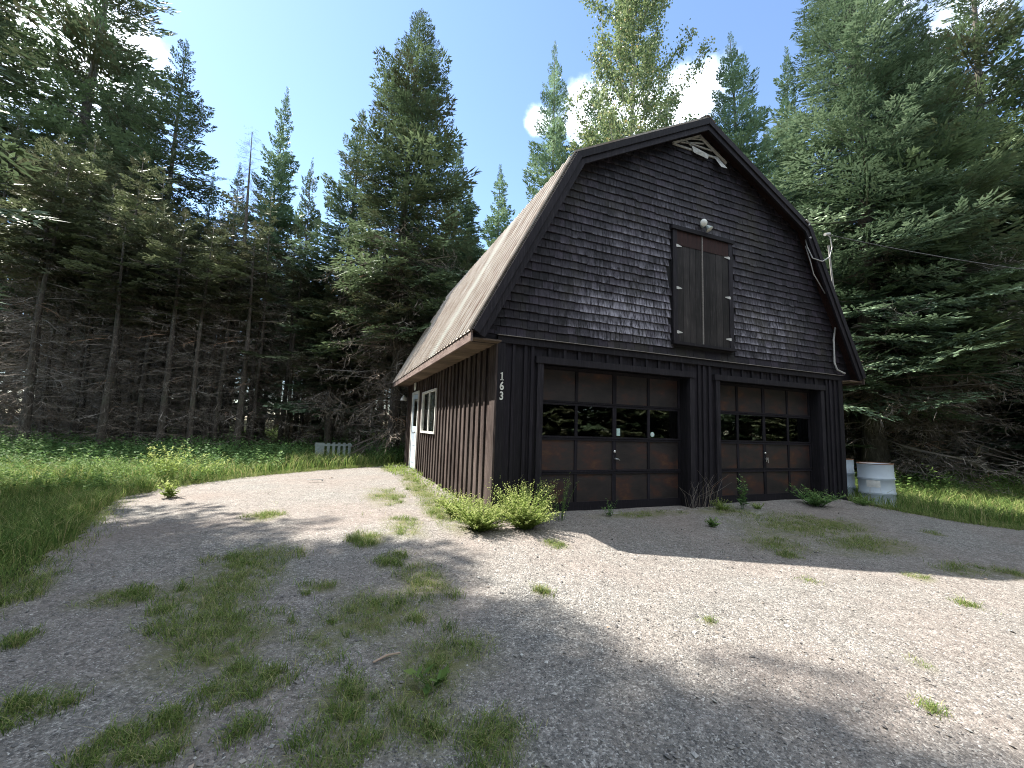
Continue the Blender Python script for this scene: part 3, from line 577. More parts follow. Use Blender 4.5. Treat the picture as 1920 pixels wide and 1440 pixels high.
def protos():
    make_spruce('hero', 111, 25, 3.4, .11, 9, .03, cone, .95, .24, 'needles_blue', .020, 90, 2.6, .30, nt=17, ns=7, sl=.045, step=.98)
    make_spruce('hero2', 112, 17, 2.9, .27, 9, .05, blunt, .95, .24, 'needles_dark', .024, 260, 2.6, .24, nt=13, ns=7, sl=.055, step=.85)
    make_spruce('full', 101, 18, 2.6, .05, 8, .04, full, 1.0, .26, 'needles_blue', .038, 60, 2.2, .22, nt=10, ns=5, sl=.085, step=.95)
    make_spruce('full2', 102, 18, 2.6, .10, 8, .07, full, 1.15, .36, 'needles_blue', .038, 110, 2.0, .22, nt=10, ns=5, sl=.085)
    make_spruce('wild', 103, 18, 2.8, .20, 8, .12, blunt, 1.0, .36, 'needles_dark', .038, 150, 2.4, .24, nt=10, ns=5, sl=.085)
    make_spruce('bare', 104, 18, 2.2, .38, 8, .12, full, 1.2, .42, 'needles_dark', .038, 200, 1.9, .20, nt=10, ns=5, sl=.085)
    make_spruce('slim', 105, 18, 1.7, .10, 8, .05, spire, .9, .3, 'needles_blue', .055, 60, 1.1, .16, nt=9, ns=4, sl=.12, step=.85)
    make_spruce('slim2', 106, 18, 1.7, .25, 8, .10, spire, 1.1, .42, 'needles_dark', .055, 150, 1.4, .16, nt=9, ns=4, sl=.12, step=.85)
    make_spruce('fill', 107, 14, 2.1, .36, 7, .10, full, 1.15, .4, 'needles_fill', .050, 110, 2.0, .17, nt=9, ns=4, sl=.11)
    make_spruce('fill2', 108, 14, 1.8, .54, 7, .12, full, 1.2, .45, 'needles_fill', .050, 130, 1.9, .15, nt=9, ns=4, sl=.11)
    make_spruce('pole', 113, 13, 1.1, .62, 6, .15, spire, 1.2, .4, 'needles_fill', .055, 110, 1.3, .115, nt=8, ns=4, sl=.12)
    make_spruce('thicket', 110, 14, 2.6, .02, 7, .05, full, 1.0, .3, 'needles_fill', .06, 20, 1.8, .15, nt=8, ns=3, sl=.13, step=1.1)
    make_spruce('dead', 109, 14, 1.0, 1.2, 0, 1, full, 1, 0, 'needles_fill', .03, 330, 1.7, .15, deadtop=True)
protos()
def spruce(name, key, x, y, h, wide, label, cat='spruce', group=None, rz=None, lean=0):
    P = PROTO[key]; s = h/P['H']; i = len(bpy.data.objects)
    root = empty(name, (x, y, float(gz(x, y))), (i*2.39996) % 6.283 if rz is None else rz); root.scale = (wide, wide, s)
    if lean: root.rotation_euler[1] = R(lean)
    tag(root, label, cat, group)
    for k in ('trunk', 'crown', 'dead_branches'):
        if k in P:
            o = bpy.data.objects.new(k, P[k]); COL.objects.link(o); o.parent = root
    return root
TREES = [
 # kind, x, y, height, width factor, label
 ('wild', -16.1, 24.4, 33, 1.75, 'huge dark giant spruce whose ragged crown runs out of the top left'),
 ('wild', -13.6, 23.3, 21.0, .8, 'dark spruce at the right shoulder of the huge left spruce'),
 ('bare', -19.0, 22.3, 24, 1.3, 'leftmost tall spruce behind the huge dark one'),
 ('bare', -10.6, 20.2, 21.2, 1.15, 'tall spruce with long bare trunk and drooping limbs left of the grey dead snag'),
 ('slim', -9.2, 21.6, 14.9, .75, 'small green spruce top in the gap left of the dead snag'),
 ('slim', -7.8, 20.9, 15.5, .8, 'small spruce close behind the dead snag'),
 ('dead', -6.2, 15.2, 14.3, 1.1, 'grey dead spruce snag with bare twigs and a broken top'),
 ('slim', -5.3, 16.3, 17.3, .78, 'slim pointed spruce just right of the dead snag'),
 ('slim2', -4.2, 20.5, 16.5, .55, 'thin sparse spire spruce between the dead snag and the big central spruce'),
 ('hero2', -.15, 9.6, 16.9, .88, 'big rounded spruce with a stout bare lower trunk behind the back corner of the barn'),
 ('full2', -1.9, 12.6, 14.6, .8, 'pointed spruce fused to the left flank of the big central spruce'),
 ('slim', 2.7, 14.0, 15.4, .95, 'slender spruce against the right flank of the big central spruce'),
 ('slim', 4.2, 16.7, 14.9, .85, 'lower slender spruce right of the big central spruce'),
 ('slim', 6.1, 17.2, 17.0, 1.1, 'lone pointed spruce rising over the left roof slope in open sky'),
 ('full2', 6.7, 11.5, 20.3, .80, 'tall narrow spruce rising behind the roof left of the aspen'),
 ('slim', 11.7, 15.5, 23.6, 1.5, 'distant spire spruce seen in front of the cloud left of the aspen'),
 ('full', 12.7, 6.6, 18.8, .95, 'dense spruce rising just right of the roof ridge'),
 ('slim', 15.9, 7.3, 15.9, 1.2, 'shorter spruce between the ridge spruce and the huge right spruce'),
 ('slim', 18.8, 8.4, 22.1, 1.1, 'thin pointed spruce top left of the huge right spruce'),
 ('hero', 12.9, 2.2, 25, 1.0, 'huge blue green giant spruce towering over the right roof edge'),
 ('hero2', 14.75, 1.75, 15.5, 1.0, 'spruce with a stout lit trunk standing in the grass right of the white drums'),
 ('wild', 18.9, 1.4, 24, .95, 'tall dark open spruce running out of the top right'),
 ('full2', 19.3, -.6, 14.5, 1.0, 'lower spruce at the right edge of the frame'),
 ('bare', 22.5, 2.8, 16, 1.1, 'spruce with a dark trunk far back at the right'),
]
for (k, x, y, h, w, lab) in TREES: spruce('spruce_tree' if k != 'dead' else 'dead_spruce', k, x, y, h, w, lab)
FILL = [(-2.2,11.3,7.6),(10.5,6.1,10.7),(-12.8,8.3,9.1),(12.1,5.3,10.5),(-11.8,9.6,4.5),(1.4,12.3,9),(3.1,13,9.2),(10.6,9,11.2),(-8.2,12.9,9),(14,6.3,11.7),(16.4,3.3,12.3),(-14.3,11.1,7.3),(-11.2,13.1,10.9),(13.4,8.7,12.9),(18.3,0.2,10.7),(11.8,10.5,12.5),(6.2,14.5,9.4),(18.3,2.1,12.5),(-13.8,13.2,11),(16.1,7.6,11.4),(-8.7,16.1,10.5),(17.6,5.8,13.2),(20.2,-1.1,11.2),(9.4,14.5,11.3),(-2.5,17.7,9.7),(1,17.6,11),(20.2,2.4,10.7),(6.9,16.6,10.9),(-5.3,18.4,10.9),(-12,16.5,12.9),(18.8,7.6,14.5),(-2,19.4,10.6),(16.7,11.3,12.2),(-7.8,19,10.9),(4,19,11.8),(9.4,17.1,11.6),(1.6,19.6,10.8),(23.1,-1.1,12.7),(15.2,13.5,14.1),(-11.5,18.5,13.3),(22.8,2.1,12.6),(7.3,18.9,11.5),(12.1,16.5,11.8),(20.7,9.2,11.4),(-9,20.8,12.1),(20,11,13.1),(-3.6,22,10.9),(24.7,1.2,10.5),(-15.5,18.7,14.1),(2,22,14.1),(-20,15.8,11.4),(-12.7,20.4,14.2),(13.1,18.7,10.7),(26.1,-0.2,11.3),(4.2,22.7,14.6),(24.4,6.2,15.7),(-11.4,22,12.4),(8.6,21.6,12.5),(17.8,16.1,16.2),(0.2,23.9,14.4),(-4.9,23.9,11),(2.5,23.9,13.8),(24.1,10.1,17.5),(27.5,1.9,14.5),(14.7,20.1,15.6),(21,14.8,16.6),(27.1,4.2,14.6),(22.6,13,12.7),(26.8,6.2,16.5),(-14.9,23.2,16.4),(-11.2,25.3,12.1),(6,25.7,15.1),(3.1,26.4,15.7),(26.7,9.4,14.9),(18.4,19.7,16.8),(29.6,1.9,14),(20.4,18.3,17.1),(29.2,5.5,15.9),(-22.4,21,15.7),(-1.6,28.2,14.2),(-13.7,26.1,16.2),(1.2,28.1,13.9),(7.8,26.9,14.8),(10.7,26.8,14.4),(-16.4,26.2,16.6),(23.1,19,18),(-8,29.1,14.6),(15.8,24.8,17.7),(25.9,16,13.2),(-12.4,28.4,15.6),(19.4,22.8,18.5),(3.2,30,17.4),(33.2,1.3,16.8),(31.4,7.8,16.2),(28.6,13.4,14.3),(-3.7,31.5,13.6),(-22,25.8,18.6),(27.9,17,14.6),(19.4,25.4,12.7),(-19.3,28.2,12.3),(-25,24.6,18),(-6.2,32.2,16.1),(-12.9,30.9,14.2),(-0.2,32.5,17.8),(6,31.7,17.7),(12.8,29.6,15.9),(26.7,19.7,17.5),(9.8,30.9,15.5),(32.3,13.5,15.9),(17.1,29.1,19),(25.7,22.8,12.9),(-14.3,32.8,12.4),(30.1,18.9,14.3),(38,-0.4,12.5),(37.5,2.9,16.9),(35.5,9.7,18.7),(10.9,33.4,17),(-24.6,28.7,20.6),(0.5,35.6,12.5),(-3.6,35.7,12.6),(14.5,32.3,17.3),(23.8,27.1,12.8),(-17.1,33.6,18.2),(35.3,13.6,13.5),(-29.3,26.8,18.2),(20.7,30.2,19),(29.6,22.7,19.3),(9,35.5,16.2),(-20.7,32.7,12.8),(3.8,36.9,13.5),(27.4,25.6,15.1),(39.3,9.1,12.4),(35.5,17.8,16.2),(38.2,13.3,17.6),(13.4,36.3,12.6),(42.2,0.3,15),(6,38.6,18.3),(31.9,23.8,15.2),(-3.7,39.4,15.1),(-8.4,39.2,13),(42.7,3,13.6),(-20.2,36.3,15.6),(34.8,21.9,15.4),(38.6,16.4,17.7),(-27.6,32.9,22.6),(-24.7,34.7,13.1),(18.8,36,15.1),(43.1,5.7,14.7),(-14,39.5,19),(11.3,39.4,14.8),(4.4,40.9,14.9),(21.5,35.3,16.5),(16.7,37.9,13.5),(31.9,27.5,14.3),(24.5,34.4,13.7),(1.2,43,13.1),(27.3,33.5,14.4),(-17.7,40.8,16.9),(-7.5,43.2,17.3),(-30.3,34.8,16.5),(19.5,39,17),(7.1,43.2,13.3),(36.1,26.2,15.4),(-15.3,42.3,12.2),(42.2,17.8,15.6),(46.3,9,12.9),(3.3,44.9,17.9),(-23.7,40.3,19.1),(48,4.3,12.5),(33.2,31.4,15.1),(18.2,42.1,15.6),(-5.8,46.1,12.1),(41.7,22.2,13.4),(45.9,14.4,16.7),(12.8,44.4,17.8),(40.4,24.7,13.5),(-19.2,43.8,16.9),(6.4,46.1,18.9),(-36.2,34.1,20.1),(29.5,36.7,17.9),(-13.1,46,13),(-29.9,39.6,14.1),(45.3,19,19.5),(-23.1,44.3,12.1),(-2.2,48.7,12.3),(51.9,0.6,18.4),(51,7,14.9),(20,44.5,14.2),(25.2,42,16.6),(-9.4,48.8,15.4),(-32.6,40.5,18.6),(51,10.2,17.4),(12.4,48,14.5),(38.7,32.3,12.2),(-27.9,43.9,19.1),(48.6,17.9,13.9),(31.3,39.7,13.7),(50.9,13.5,14.1),(47.3,21.6,16.6),(36.8,35.5,13.2)]

ZONES = [(-26, 'left of the dark giant'), (-20, 'below the dark giant'), (-15, 'by the long bare trunk spruce'), (-10, 'around the dead snag'), (-5, 'right of the dead snag'), (2, 'left of the picket panel'), (7, 'behind the picket panel'), (14, 'by the barn back corner'), (30, 'behind the left roof slope'), (52, 'behind the barn gable'), (62, 'behind the right giant'), (68, 'beyond the white drums'), (99, 'at the right edge')]
def fill_trees():
    r = random.Random(4)
    for i, (x, y, h) in enumerate(FILL):
        q = math.degrees(math.atan2(x+2, y+5.4)); where = [w for a, w in ZONES if q <= a][0]; D = math.hypot(x+2, y+5.4)
        depth = 'nearest row' if D < 22 else 'second row' if D < 28 else 'third row' if D < 36 else 'back row'
        key = 'fill' if r.random() < .5 else 'fill2' if r.random() < .8 else 'dead'
        if D > 42: key = r.choice(['fill', 'fill2', 'thicket'])
        if q < 8 and D < 30: key = r.choice(['fill', 'fill2', 'fill2', 'fill2', 'dead'])
        if q > 52 and D <= 36: key = r.choice(['full2', 'fill', 'full2'])
        if h < 7: key = r.choice(['fill', 'slim'])
        kindname = {'fill': 'shaggy', 'fill2': 'high crowned', 'dead': 'bare dead', 'full2': 'dense', 'slim': 'narrow', 'thicket': 'low branched'}[key]
        size = 'low' if h < 8 else 'middling' if h < 12 else 'tall' if h < 16 else 'very tall'
        lab = '%s %s spruce in %s %s' % (size, kindname, depth, where.replace('the long bare trunk spruce', 'the bare trunked spruce'))
        spruce('dead_spruce' if key == 'dead' else 'spruce_tree', key, x, y, h, r.uniform(.8, 1.15)*(h/14)**.4, lab, group='forest spruces '+where)
fill_trees()
def poles():
    r = random.Random(12); P = [(x, y) for x, y, h in FILL]; k = 0
    while k < 46:
        q = R(r.uniform(-27, 6)); D = r.uniform(16.5, 27); x = -2+D*math.sin(q); y = -5.4+D*math.cos(q); h = r.uniform(6.5, 12)
        if y < 11.2 or min(math.hypot(x-a, y-b) for a, b in P) < .6: continue
        if .54*x+.571*y < 5.6: h = min(h, (y-7.2)/.54)
        if h < 4.5: continue
        P.append((x, y)); k += 1; where = [w for a, w in ZONES if math.degrees(q) <= a][0]
        spruce('spruce_tree', 'pole', x, y, h, r.uniform(.7, 1.1), '%s thin bare trunked spruce %s' % ('short' if h < 8 else 'tall', where), group='thin bare trunked spruces '+where)
poles()
def shade_trees():
    A = [('hero2', -10.7, 4.9, 21.5, .85), ('hero', -10.1, 2.75, 20.0, .8), ('full2', -12.4, 4.6, 25, 1.1), ('full2', -9.2, 1.0, 19, .9), ('wild', -11.3, 1.8, 22, 1.1), ('full2', -8.9, -1.4, 18, .9), ('full', -11.0, -2.2, 20, 1.0), ('full', -13.9, 1.0, 22, 1.1), ('full2', -11, -5.5, 18, 1.0), ('full', -14.5, -3, 20, 1.2),
         ('wild', -8.6, -9.5, 15, 1.0), ('full', -6, -15, 17, 1.1), ('full2', -1, -18, 16, 1.1), ('full', 3, -17, 16, 1.1), ('full', 7, -18.5, 17, 1.2), ('full2', 10.5, -15.5, 15, 1.1), ('full', 14, -13, 16, 1.2), ('full', 17.5, -9.5, 15, 1.1), ('full2', 20, -6, 15, 1.1),
         ('thicket', -3.5, -19, 18, 1.2), ('thicket', 5, -21, 18, 1.2), ('thicket', 12, -18, 18, 1.2), ('thicket', 1, -21, 17, 1.3), ('thicket', 8.5, -15, 12, 1.0), ('thicket', 15.5, -16, 17, 1.3), ('thicket', 19.5, -11.5, 17, 1.3), ('thicket', 12.5, -12, 9, .9), ('thicket', 17, -6.5, 9, .8), ('thicket', 22.5, -9, 18, 1.3), ('thicket', 23.5, -4.5, 18, 1.2)]
    n = ['by the left verge', 'behind the photographer']
    for (k, x, y, h, w) in A:
        g = n[0] if x < -9 and y > -6 else n[1]
        spruce('spruce_tree', k, x, y, h, w, 'tall spruce standing %s' % g, group='spruces standing %s' % g)
shade_trees()
def broadleaf(name, x, y, H, label, seed, nb, leafn, r0, zlo, width, cat='aspen', bare=0):
    r = np.random.default_rng(seed); root = empty(name, (x, y, float(gz(x, y)))); tag(root, label, cat)
    b = MB(seed); b.tube([(.15*math.sin(q*.4), .1*math.cos(q*.3), q) for q in np.linspace(-.1, H, 12)], [r0*(1-q/H*.93) for q in np.linspace(0, H, 12)], 8, .5); b.build('trunk', M['aspen_bark'], root, True)
    lb = MB(seed+1); P = []; ends = []
    for i in range(nb):
        z0 = zlo*H+(.93-zlo)*H*(i+r.random())/nb; az = i*2.4+r.uniform(-.4, .4); L = width*(1.05-(z0/H)*.75)*r.uniform(.7, 1.2); el = R(r.uniform(38, 66)); p = np.array([.15*math.sin(z0*.4), .1*math.cos(z0*.3), z0]); path = [p]; d = np.array([math.cos(az)*math.cos(el), math.sin(az)*math.cos(el), math.sin(el)])
        for k in range(6): d = unit(d+r.normal(0, .10, 3)+np.array([0, 0, .06])); p = p+d*L/6; path.append(p)
        lb.tube(path, [.03*(1-k/7)*(1-.5*z0/H)+.004 for k in range(7)], 4, .5, False)
        bareb = i >= nb-bare and False
        for k in range(2, 7):
            for s in range(4):
                q = path[k]; d2 = unit(d+r.normal(0, .7, 3)); l = r.uniform(.2, .6); lb.tube([q, q+d2*l*.5+r.normal(0, .03, 3), q+d2*l], [.006, .004, .002], 3, .5, False); ends.append((q, q+d2*l))
    lb.build('branches', M['aspen_bark'], root)
    E = np.array(ends); n = leafn; idx = r.integers(0, len(E), n); u = r.random(n)[:, None]; C = E[idx, 0]*(1-u)+E[idx, 1]*u+r.normal(0, .13, (n, 3)); D = unit(r.normal(0, 1, (n, 3))+np.array([0, 0, -.5])); S = .07+.06*r.random(n)
    V = kites(C, D, S, S*.85, unit(r.normal(0, 1, (n, 3)))).reshape(-1, 3); link('crown', np_mesh('crown', V, np.arange(len(V)).reshape(-1, 4), None, np.repeat(r.random(n), 4)), M['aspen_leaf'], root)
    return root
broadleaf('aspen_tree', 9.2, 8.8, 23.5, 'tall pale green aspen rising in front of the cloud behind the roof', 51, 90, 48000, .2, .25, 6.2)
broadleaf('aspen_sapling', 7.4, 9.2, 13.8, 'low rounded yellow green aspen just above the left roof knee', 52, 34, 14000, .09, .45, 2.2)
broadleaf('aspen_sapling', 9.9, 9.6, 13.6, 'bushy young aspen between the tall aspen and the roof', 54, 34, 12000, .09, .5, 2.0)
def bare_sapling():
    r = np.random.default_rng(77); root = empty('bare_tree', (10.9, 8.0, 0)); tag(root, 'thin leafless tree with curving twigs right of the tall aspen', 'tree')
    b = MB(5); b.tube([(0, 0, 0), (.1, 0, 6), (.2, .1, 12), (.3, .1, 15)], [.08, .06, .04, .02], 6); b.build('trunk', M['aspen_bark'], root, True); b = MB(6)
    for i in range(26):
        z = r.uniform(10.5, 14.8); p = np.array([.2, .1, z]); az = r.uniform(-1.2, 1.2); d = unit(np.array([math.cos(az), math.sin(az), .7])); path = [p]; w = r.normal(0, .18, 3)
        for k in range(8): d = unit(d+w+r.normal(0, .12, 3)); p = p+d*r.uniform(.22, .36); path.append(p)
        b.tube(path, [.018-.002*k for k in range(9)], 4, .5, False)
    b.build('branches', M['aspen_bark'], root)
bare_sapling()

# ------------------------------------------------------------------ barn
W, L, HB = 7.489, 7.6, 2.48
CX = W/2; AZ = 6.78; KX, KZ = 2.674, 5.354; EX, EZ = .442, 2.464; RO = .21
ROOF = [(-EX, EZ), (CX-KX, KZ), (CX, AZ), (CX+KX, KZ), (W+EX, EZ)]
D1 = (.70, 3.43); D2 = (4.11, 6.81); DH = 2.13; DY = .18
def inset(d):
    """gambrel outline moved in by d at right angles to each slope"""
    segs = []
    for i in range(4):
        a = Vector(ROOF[i]); b = Vector(ROOF[i+1]); t = (b-a).normalized(); n = Vector((t.y, -t.x)); segs.append((a+n*d, t))
    pts = [segs[0][0]]
    for i in range(3):
        (a, t), (b, u) = segs[i], segs[i+1]; k = ((b-a).x*u.y-(b-a).y*u.x)/(t.x*u.y-t.y*u.x); pts.append(a+t*k)
    pts.append(Vector(ROOF[4])+Vector(((segs[3][1]).y, -(segs[3][1]).x))*d); return [(p.x, p.y) for p in pts]
def barn():
    B = empty('barn', (0, 0, 0)); tag(B, 'dark brown gambrel roofed garage barn with shingled gable and two panelled doors', 'barn')
    fw, tw = M['front_wood'], M['trim_wood']
    # --- lower front wall: boards around the openings, battens over the joints
    b = MB(1)
    def boards(x0, x1, z0, z1):
        n = max(1, round((x1-x0)/.25)); s = (x1-x0)/n
        for i in range(n): b.box(x0+i*s+.002, x0+(i+1)*s-.002, b.rng.uniform(-.002, .002), .09, z0, z1)
    boards(.02, D1[0], -.06, HB-.02); boards(D1[1], D2[0], -.02, HB-.02); boards(D2[1], W-.02, -.1, HB-.02); boards(D1[0], D1[1], DH, HB-.02); boards(D2[0], D2[1], DH, HB-.02)
    def bat(x, z0, z1, w=.045): b.box(x-w/2, x+w/2, -.026, -.003, z0, z1, None, .0015)
    for x in (.24, .42, .53): bat(x, -.05, HB-.06)
    for x in (3.66, 3.77, 3.90): bat(x, -.02, HB-.06, .06)
    for x in (7.02, 7.14, 7.28): bat(x, -.1, HB-.06)
    for k in range(11): bat(D1[0]+.10+k*.25, DH+.10, HB-.06)
    for k in range(11): bat(D2[0]+.08+k*.25, DH+.10, HB-.06)
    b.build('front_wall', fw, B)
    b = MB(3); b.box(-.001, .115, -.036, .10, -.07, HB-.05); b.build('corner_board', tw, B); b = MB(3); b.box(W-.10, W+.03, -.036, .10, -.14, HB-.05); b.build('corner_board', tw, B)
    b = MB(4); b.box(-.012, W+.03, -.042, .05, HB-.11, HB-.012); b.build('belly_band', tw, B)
    b = MB(5); b.box(-.02, W+.03, -.062, .02, HB-.010, HB-.004, .5); b.box(-.02, W+.03, -.066, -.0625, HB-.012, HB-.004, .5); b.build('flashing', M['grey_wood'], B)
    # --- door openings
    for (x0, x1), lab in ((D1, None), (D2, None)):
        b = MB(6); w = .095; b.box(x0-w, x0, -.046, .02, -.02, DH+w); b.box(x1, x1+w, -.046, .02, -.02, DH+w); b.box(x0-w-.03, x1+w+.03, -.060, .02, DH+.004, DH+w+.006)
        b.box(x0-.02, x0-.0, .02, DY+.06, 0, DH); b.box(x1, x1+.02, .02, DY+.06, 0, DH); b.box(x0, x1, .02, DY+.06, DH, DH+.02)
        b.build('door_trim', tw, B)
    for di, (x0, x1) in enumerate((D1, D2)):
        door = empty('garage_door', (0, DY, 0), 0, B)
        if di == 0: door['label'] = 'left garage door with two small stickers on its glass'
        else: door['label'] = 'right garage door half hidden by weeds at its foot'
        sx = (x1-x0); xs = [x0+sx*f for f in (0, .2517, .5034, .755, 1)]
        zs = [.0, .57, 1.075, 1.60, DH+.01]; fr = MB(7+di); rl = .055
        for i, z in enumerate(zs):
            lo, hi = (z, z+.13) if i == 0 else (z-rl/2-.0, z+rl/2) if i < 4 else (z-.05, z)
            if 0 < i < 4: fr.box(x0, x1, 0, .04, z-.032, z-.003); fr.box(x0, x1, 0, .04, z+.003, z+.032)
            else: fr.box(x0, x1, 0, .04, lo, hi)
        for j, x in enumerate(xs):
            w = .05 if 0 < j < 4 else .045; a = x-w/2 if 0 < j < 4 else (x if j == 0 else x-w)
            for i in range(4): fr.box(a, a+w+(.02 if j == 2 else 0), .003, .038, zs[i]+(.13 if i == 0 else .034), zs[i+1]-(.034 if i < 3 else .05))
        fr.build('door_frame', fw, door)
        for i in range(4):
            for j in range(4):
                a, c = xs[j]+.02, xs[j+1]-.02; z0, z1 = zs[i]+(.125 if i == 0 else .03), zs[i+1]-.03
                if i == 2:
                    g = MB(1); g.add([(a, .020, z0), (c, .020, z0), (c, .020, z1), (a, .020, z1)], [(0, 1, 2, 3)], .5); g.build('window_pane', M['glass'], door)
                else:
                    g = MB(10*i+j+di*40); g.box(a, c, .018, .03, z0, z1); g.build('door_panel', M['door_panel'], door)
        hx = xs[2]+.01; h = MB(1); h.lathe([(.001, .0), (.020, .001), (.020, .012), (.012, .018), (.001, .018)], (hx, 0, .88), 14, 'y'); h.tube([(hx, -.001, .77), (hx, -.035, .77), (hx+.01, -.04, .77)], .009, 8)
        if di == 0: h.tube([(hx-.01, -.04, .775), (hx+.05, -.042, .765), (hx+.075, -.04, .75)], [.011, .009, .006], 8)
        else: h.tube([(hx-.02, -.04, .80), (hx-.02, -.042, .72)], .007, 8); h.tube([(hx+.02, -.04, .80), (hx+.025, -.042, .70)], .007, 8)
        h.build('door_handle', M['chrome'], door, True)
        if di == 0:
            s = MB(1); s.box(xs[2]+.06, xs[2]+.125, .014, .0185, 1.13, 1.245, .5); s.build('sticker', M['sticker'], door)
            s = MB(1); s.lathe([(.04, 0), (.04, .002)], (xs[3]+.085, .018, 1.165), 20, 'y'); s.build('sticker', M['sticker'], door, False)
            s = MB(1); s.lathe([(.02, 0), (.02, .001)], (xs[3]+.085, .0155, 1.165), 16, 'y'); s.build('sticker_centre', M['white_paint'], door, False)
    b = MB(8); b.box(.45, 3.6, -.10, .55, -.12, -.004, .5); b.box(3.95, 7.0, -.10, .55, -.16, -.006, .5); b.box(.05, W, .56, L-.1, -.1, .0, .5); b.build('slab', M['concrete'], B)
    # --- side walls
    for side in (0, 1):
        b = MB(20+side); X = 0 if side == 0 else W; sg = -1 if side == 0 else 1
        def sb(y0, y1, z0, z1, t0=0, t1=.09, j=0):
            xa, xb = X+sg*(t0), X-sg*(t1); b.box(min(xa, xb), max(xa, xb), y0, y1, z0, z1, None, j)
        holes = [(3.66, 5.16, 1.06, 1.96), (5.85, 6.72, .02, 2.05)] if side == 0 else []
        n = 34; s = (L-.11)/n
        for i in range(n):
            y0 = .10+i*s; y1 = y0+s; z = [(-.02, HB-.04)]
            for (a, c, lo, hi) in holes:
                if y1 > a and y0 < c: z = [(-.02, lo), (hi, HB-.04)]
            for lo, hi in z: sb(y0+.002, y1-.002, lo, hi)
        for i in range(29):
            y = .15+i*(L-.3)/28; z = [(-.03, HB-.06)]
            for (a, c, lo, hi) in holes:
                if a-.05 < y < c+.05: z = [(-.03, lo-.05), (hi+.05, HB-.06)]
            for lo, hi in z:
                if hi-lo > .05: sb(y-.024, y+.024, lo, hi, .028, -.002, .002)
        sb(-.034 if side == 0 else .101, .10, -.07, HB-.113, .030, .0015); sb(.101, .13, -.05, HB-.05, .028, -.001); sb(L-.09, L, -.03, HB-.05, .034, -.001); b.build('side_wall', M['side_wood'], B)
    b = MB(33); b.box(-.07, -.002, .2, 7.5, -.14, -.032, .6, .004); b.build('sill_beam', M['grey_wood'], B)
    b = MB(34); b.box(0, W, L-.09, L, 0, HB); b.prism_y([(p[0], p[1]) for p in inset(.10)], L-.05, L-.01); b.build('back_wall', fw, B)
    # --- gable backing and shingles
    G = inset(.085); b = MB(35); b.prism_y([(G[0][0]+.04, HB-.0)]+[(x, z) for x, z in G[1:4]]+[(G[4][0]-.04, HB)], .012, .08, .3); b.build('gable_backing', M['black'], B)
    def xr(z):   # clear width of the gable at height z
        if z <= G[1][1]: t = (z-G[0][1])/(G[1][1]-G[0][1]); return G[0][0]+t*(G[1][0]-G[0][0])
        t = (z-G[1][1])/(G[2][1]-G[1][1]); return G[1][0]+t*(G[2][0]-G[1][0])
    V = []; F = []; A = []; WR = []; r = random.Random(9); ex = .1265; row = 0; z = HB+.004
    while z < AZ-.16:
        xl, xh = xr(z+.0), xr(z+ex+.02); x = xl-r.uniform(0, .12)
        while x < W-xl:
            w = r.choice([.09, .12, .14, .16, .19, .22])*r.uniform(.9, 1.1); a, c = x+.0022, x+w-.0022; x += w
            top = z+ex+.02; a0, c0 = max(a, xl), min(c, W-xl); a1, c1 = max(a, xh), min(c, W-xh)
            if c0-a0 < .012: continue
            if c1-a1 < .003: a1, c1 = (max(a0, min(xh, c0))-.0, max(a0, min(xh, c0))+.001) if a0 < CX else (min(c0, max(W-xh, a0))-.001, min(c0, max(W-xh, a0)))
            if (DOOR[0]-.03 < (a+c)/2 < DOOR[1]+.03) and DOOR[2]-.06 < z+.06 < DOOR[3]: continue
            if z > 6.18 and abs((a+c)/2-CX) < (6.6-z)*1.75-.02: continue
            th = r.uniform(.013, .018); dz = r.uniform(-.004, .004) if r.random() < .85 else r.uniform(-.016, .006); i = len(V); yb, yt = -th-.002, .004
            V += [(a0, yb, z+dz), (c0, yb, z+dz), (c1, yt, top), (a1, yt, top), (a0, .008, z+dz), (c0, .008, z+dz), (a0+(a1-a0)*.3, yb+(yt-yb)*.3, z+dz+(top-z)*.3), (c0+(c1-c0)*.3, yb+(yt-yb)*.3, z+dz+(top-z)*.3)]
            F += [(i, i+1, i+7, i+6), (i+6, i+7, i+2, i+3), (i+4, i+5, i+1, i), (i+4, i, i+6, i+3), (i+1, i+5, i+2, i+7)]
            xx = (a0+c0)/2; v = r.random(); A += [v]*8
            k = math.exp(-((xx-2.4)/1.0)**2)*math.exp(-((z-2.98)/.34)**2)*1.5+math.exp(-((xx-3.0)/1.7)**2)*math.exp(-((z-4.1)/1.1)**2)*.42+math.exp(-((xx-5.3)/1.0)**2)*math.exp(-((z-3.1)/.6)**2)*.6
            k *= 0 if z < HB+.1 else 1; k = min(1, k*r.uniform(.35, 1.25)); e = min(1, k*1.5+.1*r.random()); WR += [e, e, k*.2, k*.2, e, e, k*.75, k*.75]
        z += ex; row += 1
    me = bpy.data.meshes.new('shingle_siding'); me.from_pydata(V, [], F)
    for n_, q in (('var', A), ('wear', WR)): at = me.attributes.new(n_, 'FLOAT', 'POINT'); at.data.foreach_set('value', q)
    link('shingle_siding', me, M['shingle'], B)
    # --- loft door
    x0, x1, z0, z1 = DOOR; ld = empty('loft_door', (0, 0, 0), 0, B); b = MB(40)
    b.box(x0-.02, x0+.075, -.052, .01, z0, z1); b.box(x1-.075, x1+.02, -.052, .01, z0, z1); b.box(x0-.05, x1+.05, -.075, .01, z1-.0, z1+.07); b.box(x0-.04, x1+.04, -.085, .01, z0-.05, z0-.002); b.build('door_frame', M['grey_wood'] if False else tw, ld)
